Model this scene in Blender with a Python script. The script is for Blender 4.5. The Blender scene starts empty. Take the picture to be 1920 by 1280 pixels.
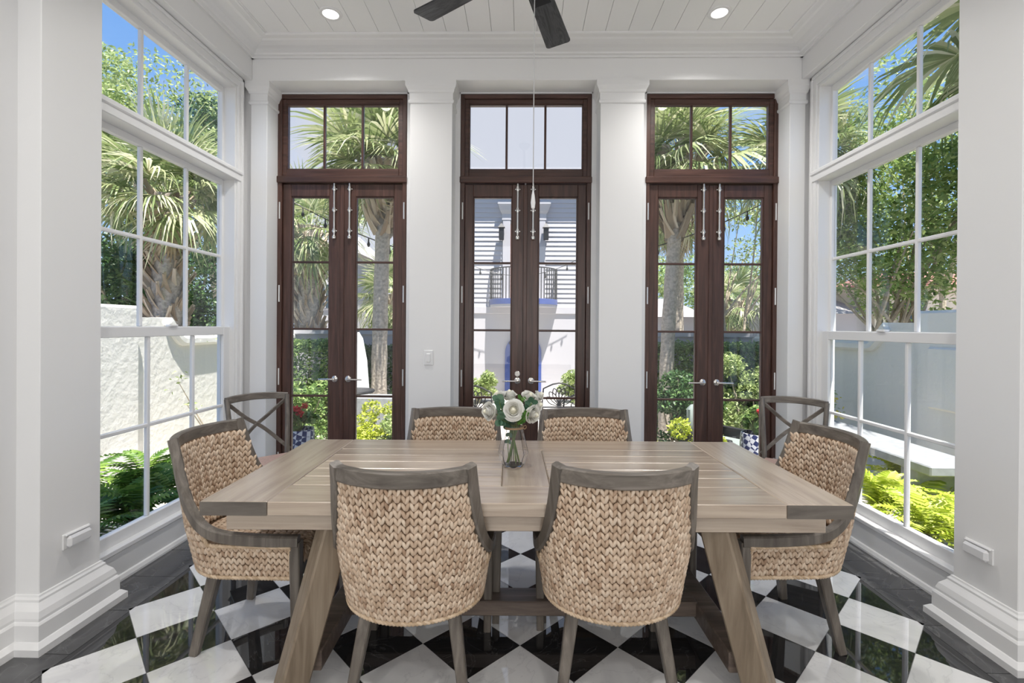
import bpy, bmesh, math, random
import numpy as np
from mathutils import Vector, Matrix
PI = math.pi
rng = np.random.default_rng(7)
random.seed(7)
scene = bpy.context.scene
C = scene.collection

# ------------------------------------------------------------------ camera
_y, _p, _r = math.radians(-1.08424), math.radians(0.19103), math.radians(-0.4227)
_fw = Vector((math.sin(_y)*math.cos(_p), math.cos(_y)*math.cos(_p), -math.sin(_p)))
_ri = Vector((math.cos(_y), -math.sin(_y), 0))
_up = _ri.cross(_fw)
_r2 = math.cos(_r)*_ri - math.sin(_r)*_up
_u2 = math.sin(_r)*_ri + math.cos(_r)*_up
cd = bpy.data.cameras.new('camera'); cam = bpy.data.objects.new('camera', cd); C.objects.link(cam)
cd.sensor_width = 36; cd.lens = 906.8125/1920*36
cd.shift_x = (960-962.203)/1920; cd.shift_y = (615.065-640)/1920
cd.clip_start = .05; cd.clip_end = 500
mw = Matrix(((_r2.x, _u2.x, -_fw.x, 0), (_r2.y, _u2.y, -_fw.y, 0), (_r2.z, _u2.z, -_fw.z, 1.41), (0, 0, 0, 1)))
cam.matrix_world = mw
scene.camera = cam
scene.view_settings.view_transform = 'Standard'
scene.view_settings.look = 'None'
scene.view_settings.gamma = 1
scene.view_settings.use_curve_mapping = False
scene.view_settings.exposure = 0.42
scene.cycles.max_bounces = 9

# ------------------------------------------------------------------ sky, sun, added fill light behind the camera
W = bpy.data.worlds.new('sky'); scene.world = W; W.use_nodes = True
nt = W.node_tree; N = nt.nodes; L = nt.links
bg = N['Background']; bg.inputs['Strength'].default_value = 1.25
tc = N.new('ShaderNodeTexCoord'); sep = N.new('ShaderNodeSeparateXYZ'); L.new(tc.outputs['Generated'], sep.inputs[0])
rmp = N.new('ShaderNodeValToRGB'); L.new(sep.outputs['Z'], rmp.inputs[0])
rmp.color_ramp.elements[0].position = 0.0; rmp.color_ramp.elements[0].color = (.40, .52, .68, 1)
rmp.color_ramp.elements[1].position = .6; rmp.color_ramp.elements[1].color = (.085, .22, .54, 1)
e = rmp.color_ramp.elements.new(.25); e.color = (.19, .355, .64, 1)
nz = N.new('ShaderNodeTexNoise'); nz.inputs['Scale'].default_value = 2.6; nz.inputs['Detail'].default_value = 7; nz.inputs['Roughness'].default_value = .58
mp = N.new('ShaderNodeMapping'); mp.inputs['Scale'].default_value = (1, 1, 2.6); L.new(tc.outputs['Generated'], mp.inputs[0]); L.new(mp.outputs[0], nz.inputs['Vector'])
cr = N.new('ShaderNodeValToRGB'); cr.color_ramp.elements[0].position = .54; cr.color_ramp.elements[1].position = .82; L.new(nz.outputs['Fac'], cr.inputs[0])
# a bank of white cloud standing over the house opposite
dp = N.new('ShaderNodeVectorMath'); dp.operation = 'DOT_PRODUCT'; L.new(tc.outputs['Generated'], dp.inputs[0]); dp.inputs[1].default_value = Vector((-.14, .94, .29)).normalized()
mr = N.new('ShaderNodeMapRange'); mr.inputs['From Min'].default_value = .895; mr.inputs['From Max'].default_value = .965; L.new(dp.outputs['Value'], mr.inputs['Value'])
mx = N.new('ShaderNodeMath'); mx.operation = 'MAXIMUM'; L.new(cr.outputs['Color'], mx.inputs[0]); L.new(mr.outputs[0], mx.inputs[1])
mixc = N.new('ShaderNodeMixRGB'); L.new(mx.outputs[0], mixc.inputs['Fac']); L.new(rmp.outputs['Color'], mixc.inputs['Color1']); mixc.inputs['Color2'].default_value = (.42, .44, .51, 1)
L.new(mixc.outputs[0], bg.inputs['Color'])

sun = bpy.data.lights.new('sun', 'SUN'); sun.energy = 8.8; sun.angle = math.radians(.6); sun.color = (1, .96, .90)
so = bpy.data.objects.new('sun', sun); C.objects.link(so); so.location = (3, -6, 20)
so.rotation_euler = Vector((.16, -.30, .94)).to_track_quat('Z', 'Y').to_euler()
ar = bpy.data.lights.new('rear_fill_light', 'AREA'); ar.shape = 'RECTANGLE'; ar.size = 3.9; ar.size_y = 2.9; ar.energy = 46; ar.color = (1, .985, .965)  # added area lamp, no real source there; evens out the interior brightness
ao = bpy.data.objects.new('rear_fill_light', ar); C.objects.link(ao); ao.location = (0, -2.85, 1.75); ao.rotation_euler = (PI/2, 0, 0)
ao.rotation_euler = Vector((0, -1, 0)).to_track_quat('Z', 'Y').to_euler()

# ------------------------------------------------------------------ materials
MATS = {}
def nodes(name):
    m = bpy.data.materials.new(name); m.use_nodes = True; MATS[name] = m
    return m, m.node_tree.nodes, m.node_tree.links, m.node_tree.nodes['Principled BSDF']
def ramp(Nn, stops):
    r = Nn.new('ShaderNodeValToRGB')
    while len(r.color_ramp.elements) < len(stops): r.color_ramp.elements.new(.5)
    for e, (p, c) in zip(r.color_ramp.elements, stops): e.position = p; e.color = (*c, 1)
    return r
def plain(name, col, rough=.5, metal=0, bump=0, bscale=40, spec=.5, var=0):
    m, Nn, Ln, b = nodes(name)
    b.inputs['Base Color'].default_value = (*col, 1); b.inputs['Roughness'].default_value = rough; b.inputs['Metallic'].default_value = metal
    b.inputs['Specular IOR Level'].default_value = spec
    if bump or var:
        t = Nn.new('ShaderNodeTexCoord'); n = Nn.new('ShaderNodeTexNoise'); n.inputs['Scale'].default_value = bscale; n.inputs['Detail'].default_value = 6
        Ln.new(t.outputs['Object'], n.inputs['Vector'])
        if bump:
            bp = Nn.new('ShaderNodeBump'); bp.inputs['Strength'].default_value = bump; bp.inputs['Distance'].default_value = .02
            Ln.new(n.outputs['Fac'], bp.inputs['Height']); Ln.new(bp.outputs[0], b.inputs['Normal'])
        if var:
            r = ramp(Nn, [(.3, tuple(c*(1-var) for c in col)), (.7, tuple(min(1, c*(1+var)) for c in col))])
            Ln.new(n.outputs['Fac'], r.inputs[0]); Ln.new(r.outputs[0], b.inputs['Base Color'])
    return m
def wood(name, stops, axis='X', rough=.45, scale=3.0, stretch=14, bump=.15, coord='Object'):
    m, Nn, Ln, b = nodes(name)
    t = Nn.new('ShaderNodeTexCoord'); mpn = Nn.new('ShaderNodeMapping'); Ln.new(t.outputs[coord], mpn.inputs[0])
    s = {'X': (1, stretch, stretch), 'Y': (stretch, 1, stretch), 'Z': (stretch, stretch, 1)}[axis]
    mpn.inputs['Scale'].default_value = s
    oi = Nn.new('ShaderNodeObjectInfo'); ad = Nn.new('ShaderNodeVectorMath'); ad.operation = 'SCALE'; ad.inputs['Scale'].default_value = 37
    cb = Nn.new('ShaderNodeCombineXYZ'); Ln.new(oi.outputs['Random'], cb.inputs[0]); Ln.new(oi.outputs['Random'], cb.inputs[1]); Ln.new(cb.outputs[0], ad.inputs[0])
    a2 = Nn.new('ShaderNodeVectorMath'); a2.operation = 'ADD'; Ln.new(mpn.outputs[0], a2.inputs[0]); Ln.new(ad.outputs[0], a2.inputs[1])
    n = Nn.new('ShaderNodeTexNoise'); n.inputs['Scale'].default_value = scale; n.inputs['Detail'].default_value = 8; n.inputs['Roughness'].default_value = .62; n.inputs['Distortion'].default_value = .6
    Ln.new(a2.outputs[0], n.inputs['Vector'])
    r = ramp(Nn, stops); Ln.new(n.outputs['Fac'], r.inputs[0])
    hs = Nn.new('ShaderNodeHueSaturation'); mr_ = Nn.new('ShaderNodeMapRange'); mr_.inputs['To Min'].default_value = .86; mr_.inputs['To Max'].default_value = 1.14
    Ln.new(oi.outputs['Random'], mr_.inputs['Value']); Ln.new(mr_.outputs[0], hs.inputs['Value']); Ln.new(r.outputs[0], hs.inputs['Color'])
    Ln.new(hs.outputs[0], b.inputs['Base Color']); b.inputs['Roughness'].default_value = rough
    bp = Nn.new('ShaderNodeBump'); bp.inputs['Strength'].default_value = bump; bp.inputs['Distance'].default_value = .004
    Ln.new(n.outputs['Fac'], bp.inputs['Height']); Ln.new(bp.outputs[0], b.inputs['Normal'])
    return m
def island(name, stops, rough=.6, trans=0.0, spec=.4):
    """each loose piece of the mesh takes its own shade; leaves let some light through"""
    m, Nn, Ln, b = nodes(name)
    g = Nn.new('ShaderNodeNewGeometry'); r = ramp(Nn, stops); oi = Nn.new('ShaderNodeObjectInfo'); ml = Nn.new('ShaderNodeMath'); ml.operation = 'MULTIPLY_ADD'; ml.inputs[1].default_value = 13.7; Ln.new(oi.outputs['Random'], ml.inputs[0]); Ln.new(g.outputs['Random Per Island'], ml.inputs[2]); fc = Nn.new('ShaderNodeMath'); fc.operation = 'FRACT'; Ln.new(ml.outputs[0], fc.inputs[0]); Ln.new(fc.outputs[0], r.inputs[0])
    Ln.new(r.outputs[0], b.inputs['Base Color']); b.inputs['Roughness'].default_value = rough; b.inputs['Specular IOR Level'].default_value = spec
    if trans:
        tr = Nn.new('ShaderNodeBsdfTranslucent'); Ln.new(r.outputs[0], tr.inputs['Color']); ms = Nn.new('ShaderNodeMixShader'); ms.inputs[0].default_value = trans
        Ln.new(b.outputs[0], ms.inputs[1]); Ln.new(tr.outputs[0], ms.inputs[2]); Ln.new(ms.outputs[0], Nn['Material Output'].inputs['Surface'])
    return m
def marble(name, stops, vein, vstrength, rough=.06):
    m, Nn, Ln, b = nodes(name)
    t = Nn.new('ShaderNodeTexCoord'); oi = Nn.new('ShaderNodeObjectInfo'); sc = Nn.new('ShaderNodeVectorMath'); sc.operation = 'SCALE'; sc.inputs['Scale'].default_value = 23
    cb = Nn.new('ShaderNodeCombineXYZ'); [Ln.new(oi.outputs['Random'], cb.inputs[k]) for k in range(3)]; Ln.new(cb.outputs[0], sc.inputs[0])
    a = Nn.new('ShaderNodeVectorMath'); a.operation = 'ADD'; Ln.new(t.outputs['Object'], a.inputs[0]); Ln.new(sc.outputs[0], a.inputs[1])
    n = Nn.new('ShaderNodeTexNoise'); n.inputs['Scale'].default_value = 4; n.inputs['Detail'].default_value = 7; n.inputs['Distortion'].default_value = 1.2; Ln.new(a.outputs[0], n.inputs['Vector'])
    r = ramp(Nn, stops); Ln.new(n.outputs['Fac'], r.inputs[0])
    n2 = Nn.new('ShaderNodeTexNoise'); n2.inputs['Scale'].default_value = 3.2; n2.inputs['Detail'].default_value = 5; n2.inputs['Distortion'].default_value = 2.2; Ln.new(a.outputs[0], n2.inputs['Vector'])
    r2 = ramp(Nn, [(.484, (0, 0, 0)), (.5, (vstrength,)*3), (.516, (0, 0, 0))]); Ln.new(n2.outputs['Fac'], r2.inputs[0])
    mxr = Nn.new('ShaderNodeMixRGB'); Ln.new(r2.outputs[0], mxr.inputs['Fac']); Ln.new(r.outputs[0], mxr.inputs['Color1']); mxr.inputs['Color2'].default_value = (*vein, 1)
    Ln.new(mxr.outputs[0], b.inputs['Base Color']); b.inputs['Roughness'].default_value = rough; b.inputs['Specular IOR Level'].default_value = .95
    return m
def pane_mat(name, tint, f=1.45):
    m, Nn, Ln, b = nodes(name)
    tr = Nn.new('ShaderNodeBsdfTransparent'); tr.inputs[0].default_value = (*tint, 1); gl = Nn.new('ShaderNodeBsdfGlossy'); gl.inputs['Roughness'].default_value = .01
    ge = Nn.new('ShaderNodeNewGeometry'); dt = Nn.new('ShaderNodeVectorMath'); dt.operation = 'DOT_PRODUCT'; Ln.new(ge.outputs['Incoming'], dt.inputs[0]); Ln.new(ge.outputs['Normal'], dt.inputs[1])
    def mth(op, a, b_):
        q = Nn.new('ShaderNodeMath'); q.operation = op
        for k, v in enumerate((a, b_)):
            if v is None: continue
            if isinstance(v, (int, float)): q.inputs[k].default_value = v
            else: Ln.new(v, q.inputs[k])
        return q.outputs[0]
    r0 = ((f-1)/(f+1))**2                                           # Schlick reflectance of one face, the same from both sides
    fac = mth('ADD', mth('MULTIPLY', mth('POWER', mth('SUBTRACT', 1.0, mth('ABSOLUTE', dt.outputs['Value'], None)), 5.0), 1-r0), r0)
    ms = Nn.new('ShaderNodeMixShader')
    Ln.new(fac, ms.inputs[0]); Ln.new(tr.outputs[0], ms.inputs[1]); Ln.new(gl.outputs[0], ms.inputs[2]); Ln.new(ms.outputs[0], Nn['Material Output'].inputs['Surface'])
    return m
def emit(name, col, s):
    m, Nn, Ln, b = nodes(name); b.inputs['Emission Color'].default_value = (*col, 1); b.inputs['Emission Strength'].default_value = s
    return m

plain('white_paint', (.84, .84, .84), .42)
plain('wall_paint', (.78, .78, .785), .55)
plain('ceiling_paint', (.90, .90, .90), .5)
plain('grout', (.30, .30, .30), .7)
marble('white_marble', [(.3, (.72, .72, .73)), (.55, (.84, .84, .84)), (.75, (.88, .88, .88))], (.50, .50, .52), .32, .03)
marble('black_marble', [(.3, (.012, .012, .013)), (.7, (.026, .026, .028))], (.22, .22, .22), .16, .025)
marble('border_marble', [(.3, (.045, .045, .047)), (.7, (.085, .085, .088))], (.32, .32, .32), .15, .12)
wood('mahogany', [(.25, (.030, .014, .011)), (.5, (.070, .034, .026)), (.75, (.125, .064, .050))], 'Z', .32, 2.2, 16, .08)
wood('mahogany_rail', [(.25, (.030, .014, .011)), (.5, (.070, .034, .026)), (.75, (.125, .064, .050))], 'X', .32, 2.2, 16, .08)
TB = [(.25, (.31, .235, .175)), (.5, (.47, .375, .29)), (.75, (.58, .485, .385))]
wood('table_wood_x', TB, 'X', .34, 1.6, 16, .10)
wood('table_wood_y', TB, 'Y', .34, 1.6, 16, .10)
for k_ in ('table_wood_x', 'table_wood_y'):
    b = MATS[k_].node_tree.nodes['Principled BSDF']; b.inputs['Coat Weight'].default_value = 1; b.inputs['Coat IOR'].default_value = 1.8; b.inputs['Coat Roughness'].default_value = .26
wood('end_grain', [(.25, (.085, .072, .060)), (.5, (.14, .122, .104)), (.75, (.20, .175, .15))], 'X', .5, 4, 6, .2)
wood('table_leg_wood', [(.25, (.13, .095, .062)), (.5, (.245, .19, .135)), (.75, (.36, .295, .22))], 'Z', .45, 1.6, 14, .15)
GW = [(.25, (.070, .058, .048)), (.5, (.145, .125, .105)), (.75, (.255, .225, .195))]
wood('grey_wood', GW, 'Z', .42, 3, 10, .15)
wood('grey_wood_x', GW, 'X', .42, 3, 10, .15)
wood('stretcher_wood', [(.25, (.075, .055, .045)), (.5, (.15, .115, .095)), (.75, (.25, .20, .165))], 'X', .35, 2, 12, .1)
island('seagrass', [(0, (.36, .235, .155)), (.10, (.53, .385, .27)), (.5, (.65, .50, .37)), (.88, (.75, .61, .475)), (1, (.46, .31, .21))], .55)
island('seagrass_trim', [(0, (.50, .36, .23)), (1, (.74, .58, .42))], .55)
plain('seat_core', (.26, .17, .105), .8)
plain('pink_cane', (.52, .355, .29), .5, var=.12, bscale=90)
plain('nickel', (.72, .70, .67), .22, 1)
plain('hinge_nickel', (.70, .70, .70), .35, .6)
plain('plastic_white', (.82, .82, .82), .35)
plain('clear_cover', (.74, .74, .75), .15)
wood('fan_blade', [(.36, (.012, .013, .015)), (.46, (.05, .052, .057)), (.52, (.015, .016, .018)), (.6, (.075, .078, .085)), (.7, (.02, .021, .023))], 'X', .4, 3.2, 5, .05)
plain('fan_metal', (.02, .02, .022), .35, .8)
plain('chain', (.55, .55, .55), .4, .3)
emit('lamp_lens', (1, .98, .95), 2.2)
pane_mat('clear_pane', (.985, .99, .985))
m, Nn, Ln, b = nodes('vase_glass'); b.inputs['Transmission Weight'].default_value = 1; b.inputs['IOR'].default_value = 1.4; b.inputs['Roughness'].default_value = 0; b.inputs['Base Color'].default_value = (1, 1, 1, 1)
m, Nn, Ln, b = nodes('water'); b.inputs['Transmission Weight'].default_value = 1; b.inputs['IOR'].default_value = 1.33; b.inputs['Roughness'].default_value = 0
plain('twine', (.45, .31, .19), .9, bump=.6, bscale=300)
island('petal', [(0, (.74, .73, .66)), (.5, (.86, .855, .81)), (1, (.93, .93, .90))], .5, .10)
plain('petal_core', (.84, .81, .66), .6)
plain('stem_green', (.14, .22, .06), .5)
island('eucalyptus', [(0, (.035, .10, .055)), (.5, (.075, .16, .10)), (1, (.15, .26, .17))], .5, .15)
island('bright_sprig', [(0, (.05, .16, .03)), (1, (.16, .34, .06))], .5, .2)
# outdoors
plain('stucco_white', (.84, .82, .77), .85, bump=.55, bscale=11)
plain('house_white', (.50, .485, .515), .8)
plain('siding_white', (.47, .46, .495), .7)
plain('blue_paint', (.06, .10, .32), .4)
plain('iron', (.035, .035, .038), .5, .4)
plain('door_brown', (.20, .09, .06), .5)
plain('cream_wall', (.72, .65, .54), .8)
plain('red_roof', (.50, .20, .16), .7, var=.2, bscale=30)
plain('grey_roof', (.42, .39, .38), .8, var=.25, bscale=40)
plain('dark_glass', (.05, .07, .09), .08)
plain('paving', (.58, .535, .49), .8, var=.12, bscale=5)
plain('soil', (.10, .075, .05), .95, var=.3, bscale=20)
plain('stone_grey', (.30, .31, .32), .7, var=.15, bscale=15)
plain('canvas_white', (.78, .76, .76), .8)
plain('cushion_grey', (.25, .29, .27), .8)
island('palm_green', [(0, (.15, .21, .075)), (.35, (.30, .37, .15)), (.7, (.50, .53, .28)), (.9, (.68, .66, .44)), (1, (.80, .76, .60))], .4, .35)
island('palm_dry', [(0, (.42, .32, .19)), (1, (.68, .58, .42))], .7, .25)
island('palm_boot', [(0, (.26, .19, .13)), (.5, (.45, .36, .26)), (1, (.62, .53, .42))], .8)
plain('palm_trunk', (.46, .395, .325), .9, bump=.8, bscale=22, var=.3)
plain('bark', (.46, .39, .29), .9, bump=.6, bscale=18, var=.25)
island('leaf_deep', [(0, (.03, .075, .025)), (.6, (.075, .16, .05)), (1, (.18, .29, .10))], .45, .25)
island('leaf_mid', [(0, (.10, .18, .05)), (.6, (.235, .36, .105)), (1, (.45, .55, .22))], .45, .3)
island('leaf_light', [(0, (.19, .27, .08)), (.5, (.38, .48, .18)), (1, (.62, .68, .34))], .45, .35)
island('leaf_yellow', [(0, (.28, .36, .03)), (.5, (.52, .58, .06)), (1, (.72, .74, .18))], .45, .3)
island('leaf_crape', [(0, (.12, .21, .05)), (.5, (.27, .40, .11)), (1, (.50, .58, .22))], .45, .4)
island('leaf_pine', [(0, (.03, .085, .035)), (1, (.10, .20, .08))], .6, .15)
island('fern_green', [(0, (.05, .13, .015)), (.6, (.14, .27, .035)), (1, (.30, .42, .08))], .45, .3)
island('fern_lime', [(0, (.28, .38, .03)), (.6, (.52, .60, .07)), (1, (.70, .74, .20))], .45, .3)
island('geranium', [(0, (.55, .02, .03)), (1, (.85, .10, .10))], .5, .2)
island('yellow_flower', [(0, (.75, .62, .03)), (1, (.9, .8, .2))], .5, .2)
emit('bulb', (1, .93, .8), .4)
# blue and white patterned pot
m, Nn, Ln, b = nodes('pot_pattern')
t = Nn.new('ShaderNodeTexCoord'); ck = Nn.new('ShaderNodeTexChecker'); ck.inputs['Scale'].default_value = 22; mpn = Nn.new('ShaderNodeMapping'); mpn.inputs['Rotation'].default_value = (.78, .78, .78)
Ln.new(t.outputs['Object'], mpn.inputs[0]); Ln.new(mpn.outputs[0], ck.inputs['Vector']); ck.inputs['Color1'].default_value = (.03, .04, .13, 1); ck.inputs['Color2'].default_value = (.72, .72, .76, 1)
Ln.new(ck.outputs['Color'], b.inputs['Base Color']); b.inputs['Roughness'].default_value = .3

# ------------------------------------------------------------------ mesh helpers
class G:
    def __init__(s): s.v = []; s.f = []
    def add(s, vs, fs):
        o = len(s.v); s.v += [tuple(v) for v in vs]; s.f += [tuple(i+o for i in f) for f in fs]; return s
    def box(s, x0, x1, y0, y1, z0, z1, c=0, mat=None):
        if x1 < x0: x0, x1 = x1, x0
        if y1 < y0: y0, y1 = y1, y0
        if z1 < z0: z0, z1 = z1, z0
        ctr = ((x0+x1)/2, (y0+y1)/2, (z0+z1)/2); h = ((x1-x0)/2, (y1-y0)/2, (z1-z0)/2)
        if not c:
            vs = [(ctr[0]+a*h[0], ctr[1]+b_*h[1], ctr[2]+d*h[2]) for a in (-1, 1) for b_ in (-1, 1) for d in (-1, 1)]
            fs = [(0, 1, 3, 2), (4, 6, 7, 5), (0, 4, 5, 1), (2, 3, 7, 6), (0, 2, 6, 4), (1, 5, 7, 3)]
        else:
            vs, fs = cbox_data(h, c); vs = [tuple(ctr[k]+v[k] for k in range(3)) for v in vs]
        if mat is not None: vs = [tuple(mat @ Vector(v)) for v in vs]
        return s.add(vs, fs)
    def beam(s, p0, p1, w, d, side=(1, 0, 0), w2=None, d2=None, c=0):
        """oriented bar from p0 to p1; w along `side`, d across it; may taper"""
        p0, p1 = Vector(p0), Vector(p1); t = (p1-p0).normalized(); sd = Vector(side); sd = (sd-t*sd.dot(t)).normalized(); n = t.cross(sd)
        w2 = w if w2 is None else w2; d2 = d if d2 is None else d2
        vs = []
        def ring(p, a, b_, k):
            if not c: return [p+sd*x*a/2+n*y*b_/2 for x, y in ((-1, -1), (1, -1), (1, 1), (-1, 1))]
            q = []
            for x, y in ((-1, -1), (1, -1), (1, 1), (-1, 1)):
                A = p+sd*x*(a/2-c)+n*y*b_/2; B = p+sd*x*a/2+n*y*(b_/2-c)
                q += [A, B] if x*y < 0 else [B, A]
            return q
        r0, r1 = ring(p0, w, d, 0), ring(p1, w2, d2, 1); k = len(r0)
        fs = [(i, (i+1) % k, k+(i+1) % k, k+i) for i in range(k)]+[tuple(reversed(range(k))), tuple(range(k, 2*k))]
        return s.add(r0+r1, fs)
    def tube(s, path, rad, n=8, cap=True):
        path = [Vector(p) for p in path]; K = len(path); rad = [rad]*K if isinstance(rad, (int, float)) else rad
        ref = Vector((0, 0, 1)); vs = []; prev = None
        for i, p in enumerate(path):
            t = (path[min(i+1, K-1)]-path[max(i-1, 0)]).normalized()
            if prev is None:
                a = t.orthogonal().normalized() if abs(t.dot(ref)) > .95 else t.cross(ref).normalized()
            else: a = (prev-t*prev.dot(t)).normalized()
            prev = a; b_ = t.cross(a)
            vs += [p+(a*math.cos(q)+b_*math.sin(q))*rad[i] for q in [2*PI*j/n for j in range(n)]]
        fs = [(i*n+j, i*n+(j+1) % n, (i+1)*n+(j+1) % n, (i+1)*n+j) for i in range(K-1) for j in range(n)]
        if cap: fs += [tuple(reversed(range(n))), tuple(range((K-1)*n, K*n))]
        return s.add(vs, fs)
    def lathe(s, prof, n=24, ctr=(0, 0, 0), close=True, ang=0):
        vs = []; K = len(prof)
        for r, z in prof: vs += [(ctr[0]+r*math.cos(2*PI*j/n+ang), ctr[1]+r*math.sin(2*PI*j/n+ang), ctr[2]+z) for j in range(n)]
        fs = [(i*n+j, i*n+(j+1) % n, (i+1)*n+(j+1) % n, (i+1)*n+j) for i in range(K-1) for j in range(n)]
        if close: fs += [tuple(reversed(range(n))), tuple(range((K-1)*n, K*n))]
        return s.add(vs, fs)
    def prism(s, poly, z0, z1, inset=0):
        k = len(poly); cx = sum(p[0] for p in poly)/k; cy = sum(p[1] for p in poly)/k
        top = poly if not inset else [(p[0]+(cx-p[0])*inset, p[1]+(cy-p[1])*inset) for p in poly]
        return s.add([(*p, z0) for p in poly]+[(*p, z1) for p in top], [(i, (i+1) % k, k+(i+1) % k, k+i) for i in range(k)]+[tuple(reversed(range(k))), tuple(range(k, 2*k))])
    def extrude(s, prof, p0, p1, out, up=(0, 0, 1)):
        """a moulding: profile points (out, up) swept straight from p0 to p1"""
        p0, p1, out, up = Vector(p0), Vector(p1), Vector(out), Vector(up); k = len(prof)
        vs = [p0+out*a+up*b_ for a, b_ in prof]+[p1+out*a+up*b_ for a, b_ in prof]
        return s.add(vs, [(i, (i+1) % k, k+(i+1) % k, k+i) for i in range(k)]+[tuple(reversed(range(k))), tuple(range(k, 2*k))])
    def sweep(s, pts, nrm, wn, wb, c=.006, scale=None):
        """rectangular bar along pts; wn thick along nrm, wb across"""
        pts = [Vector(p) for p in pts]; K = len(pts); vs = []
        for i, p in enumerate(pts):
            t = (pts[min(i+1, K-1)]-pts[max(i-1, 0)]).normalized(); n = Vector(nrm[i]); n = (n-t*n.dot(t)).normalized(); b_ = t.cross(n)
            a, d = wn/2, wb/2
            for x, y in ((-a+c, -d), (a-c, -d), (a, -d+c), (a, d-c), (a-c, d), (-a+c, d), (-a, d-c), (-a, -d+c)): vs.append(p+n*x+b_*y)
        fs = [(i*8+j, i*8+(j+1) % 8, (i+1)*8+(j+1) % 8, (i+1)*8+j) for i in range(K-1) for j in range(8)]+[tuple(reversed(range(8))), tuple(range((K-1)*8, K*8))]
        return s.add(vs, fs)
def cbox_data(h, c):
    vs = []; idx = {}
    for a in (-1, 1):
        for b_ in (-1, 1):
            for d in (-1, 1):
                for ax in range(3):
                    v = [a*(h[0]-c), b_*(h[1]-c), d*(h[2]-c)]; v[ax] = (a, b_, d)[ax]*h[ax]; idx[(a, b_, d, ax)] = len(vs); vs.append(tuple(v))
    fs = []
    for ax in range(3):
        o = [k for k in range(3) if k != ax]
        for sg in (-1, 1):
            f = []
            for p, q in ((-1, -1), (1, -1), (1, 1), (-1, 1)):
                k = [0, 0, 0]; k[ax] = sg; k[o[0]] = p; k[o[1]] = q; f.append(idx[(*k, ax)])
            fs.append(f)
        for p in (-1, 1):
            for q in (-1, 1):
                k0 = [0, 0, 0]; k1 = [0, 0, 0]; k0[ax] = -1; k1[ax] = 1; k0[o[0]] = k1[o[0]] = p; k0[o[1]] = k1[o[1]] = q
                fs.append([idx[(*k0, o[0])], idx[(*k1, o[0])], idx[(*k1, o[1])], idx[(*k0, o[1])]])
    for a in (-1, 1):
        for b_ in (-1, 1):
            for d in (-1, 1): fs.append([idx[(a, b_, d, k)] for k in range(3)])
    out = []
    for f in fs:
        p = [Vector(vs[i]) for i in f]; n = (p[1]-p[0]).cross(p[2]-p[0]); cc = sum(p, Vector())/len(p)
        out.append(tuple(f) if n.dot(cc) > 0 else tuple(reversed(f)))
    return vs, out
def mesh(name, g, mat, smooth=False):
    me = bpy.data.meshes.new(name)
    me.from_pydata([tuple(v) for v in g.v], [], g.f); me.materials.append(MATS[mat])
    bm = bmesh.new(); bm.from_mesh(me); bmesh.ops.recalc_face_normals(bm, faces=bm.faces); bm.to_mesh(me); bm.free()
    if smooth: me.polygons.foreach_set('use_smooth', [True]*len(me.polygons)); me.set_sharp_from_angle(angle=math.radians(40)) if smooth != 'all' else None
    me.update(); return me
def np_mesh(name, V, F, mat, smooth=False):
    """fast mesh from arrays; F is (n,k)"""
    me = bpy.data.meshes.new(name); V = np.asarray(V, np.float32); F = np.asarray(F, np.int32); n, k = F.shape
    me.vertices.add(len(V)); me.vertices.foreach_set('co', V.ravel()); me.loops.add(n*k); me.loops.foreach_set('vertex_index', F.ravel())
    me.polygons.add(n); me.polygons.foreach_set('loop_start', np.arange(0, n*k, k, dtype=np.int32)); me.polygons.foreach_set('loop_total', np.full(n, k, np.int32))
    if smooth: me.polygons.foreach_set('use_smooth', np.ones(n, bool))
    me.materials.append(MATS[mat]); me.update(calc_edges=True); return me
def link(name, me, parent=None, loc=None, rot=None, scale=None):
    o = bpy.data.objects.new(name, me); C.objects.link(o)
    if parent is not None: o.parent = parent
    if loc is not None: o.location = loc
    if rot is not None: o.rotation_euler = rot
    if scale is not None: o.scale = (scale,)*3 if isinstance(scale, (int, float)) else scale
    return o
def part(name, g, mat, parent, smooth=False, label=None, kind=None):
    o = link(name, mesh(name, g, mat, smooth), parent)
    if label: o['label'] = label
    if kind: o['kind'] = kind
    return o
def tag(o, label, cat=None, group=None, kind=None):
    o['label'] = label
    if cat: o['category'] = cat
    if group: o['group'] = group
    if kind: o['kind'] = kind
    return o
def thing(name, label, cat, loc=(0, 0, 0), rotz=0, group=None, kind=None):
    o = bpy.data.objects.new(name, None); C.objects.link(o); o.location = loc; o.rotation_euler = (0, 0, rotz); o.empty_display_size = .1
    return tag(o, label, cat, group, kind)
def struct(name, g, mat, label, cat, smooth=False):
    o = link(name, mesh(name, g, mat, smooth)); return tag(o, label, cat, kind='structure')
def copy_tree(o, parent=None):
    c = o.copy(); C.objects.link(c)
    if parent is not None: c.parent = parent
    for ch in list(o.children): copy_tree(ch, c)
    return c
def spline(pts, n):
    pts = [Vector(p) for p in pts]; P = [pts[0]*2-pts[1]]+pts+[pts[-1]*2-pts[-2]]; out = []
    for i in range(1, len(P)-2):
        for k in range(n):
            t = k/n; a, b_, c, d = P[i-1], P[i], P[i+1], P[i+2]
            out.append(.5*((2*b_)+(c-a)*t+(2*a-5*b_+4*c-d)*t*t+(3*b_-a-3*c+d)*t**3))
    out.append(P[-2]); return out
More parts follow.
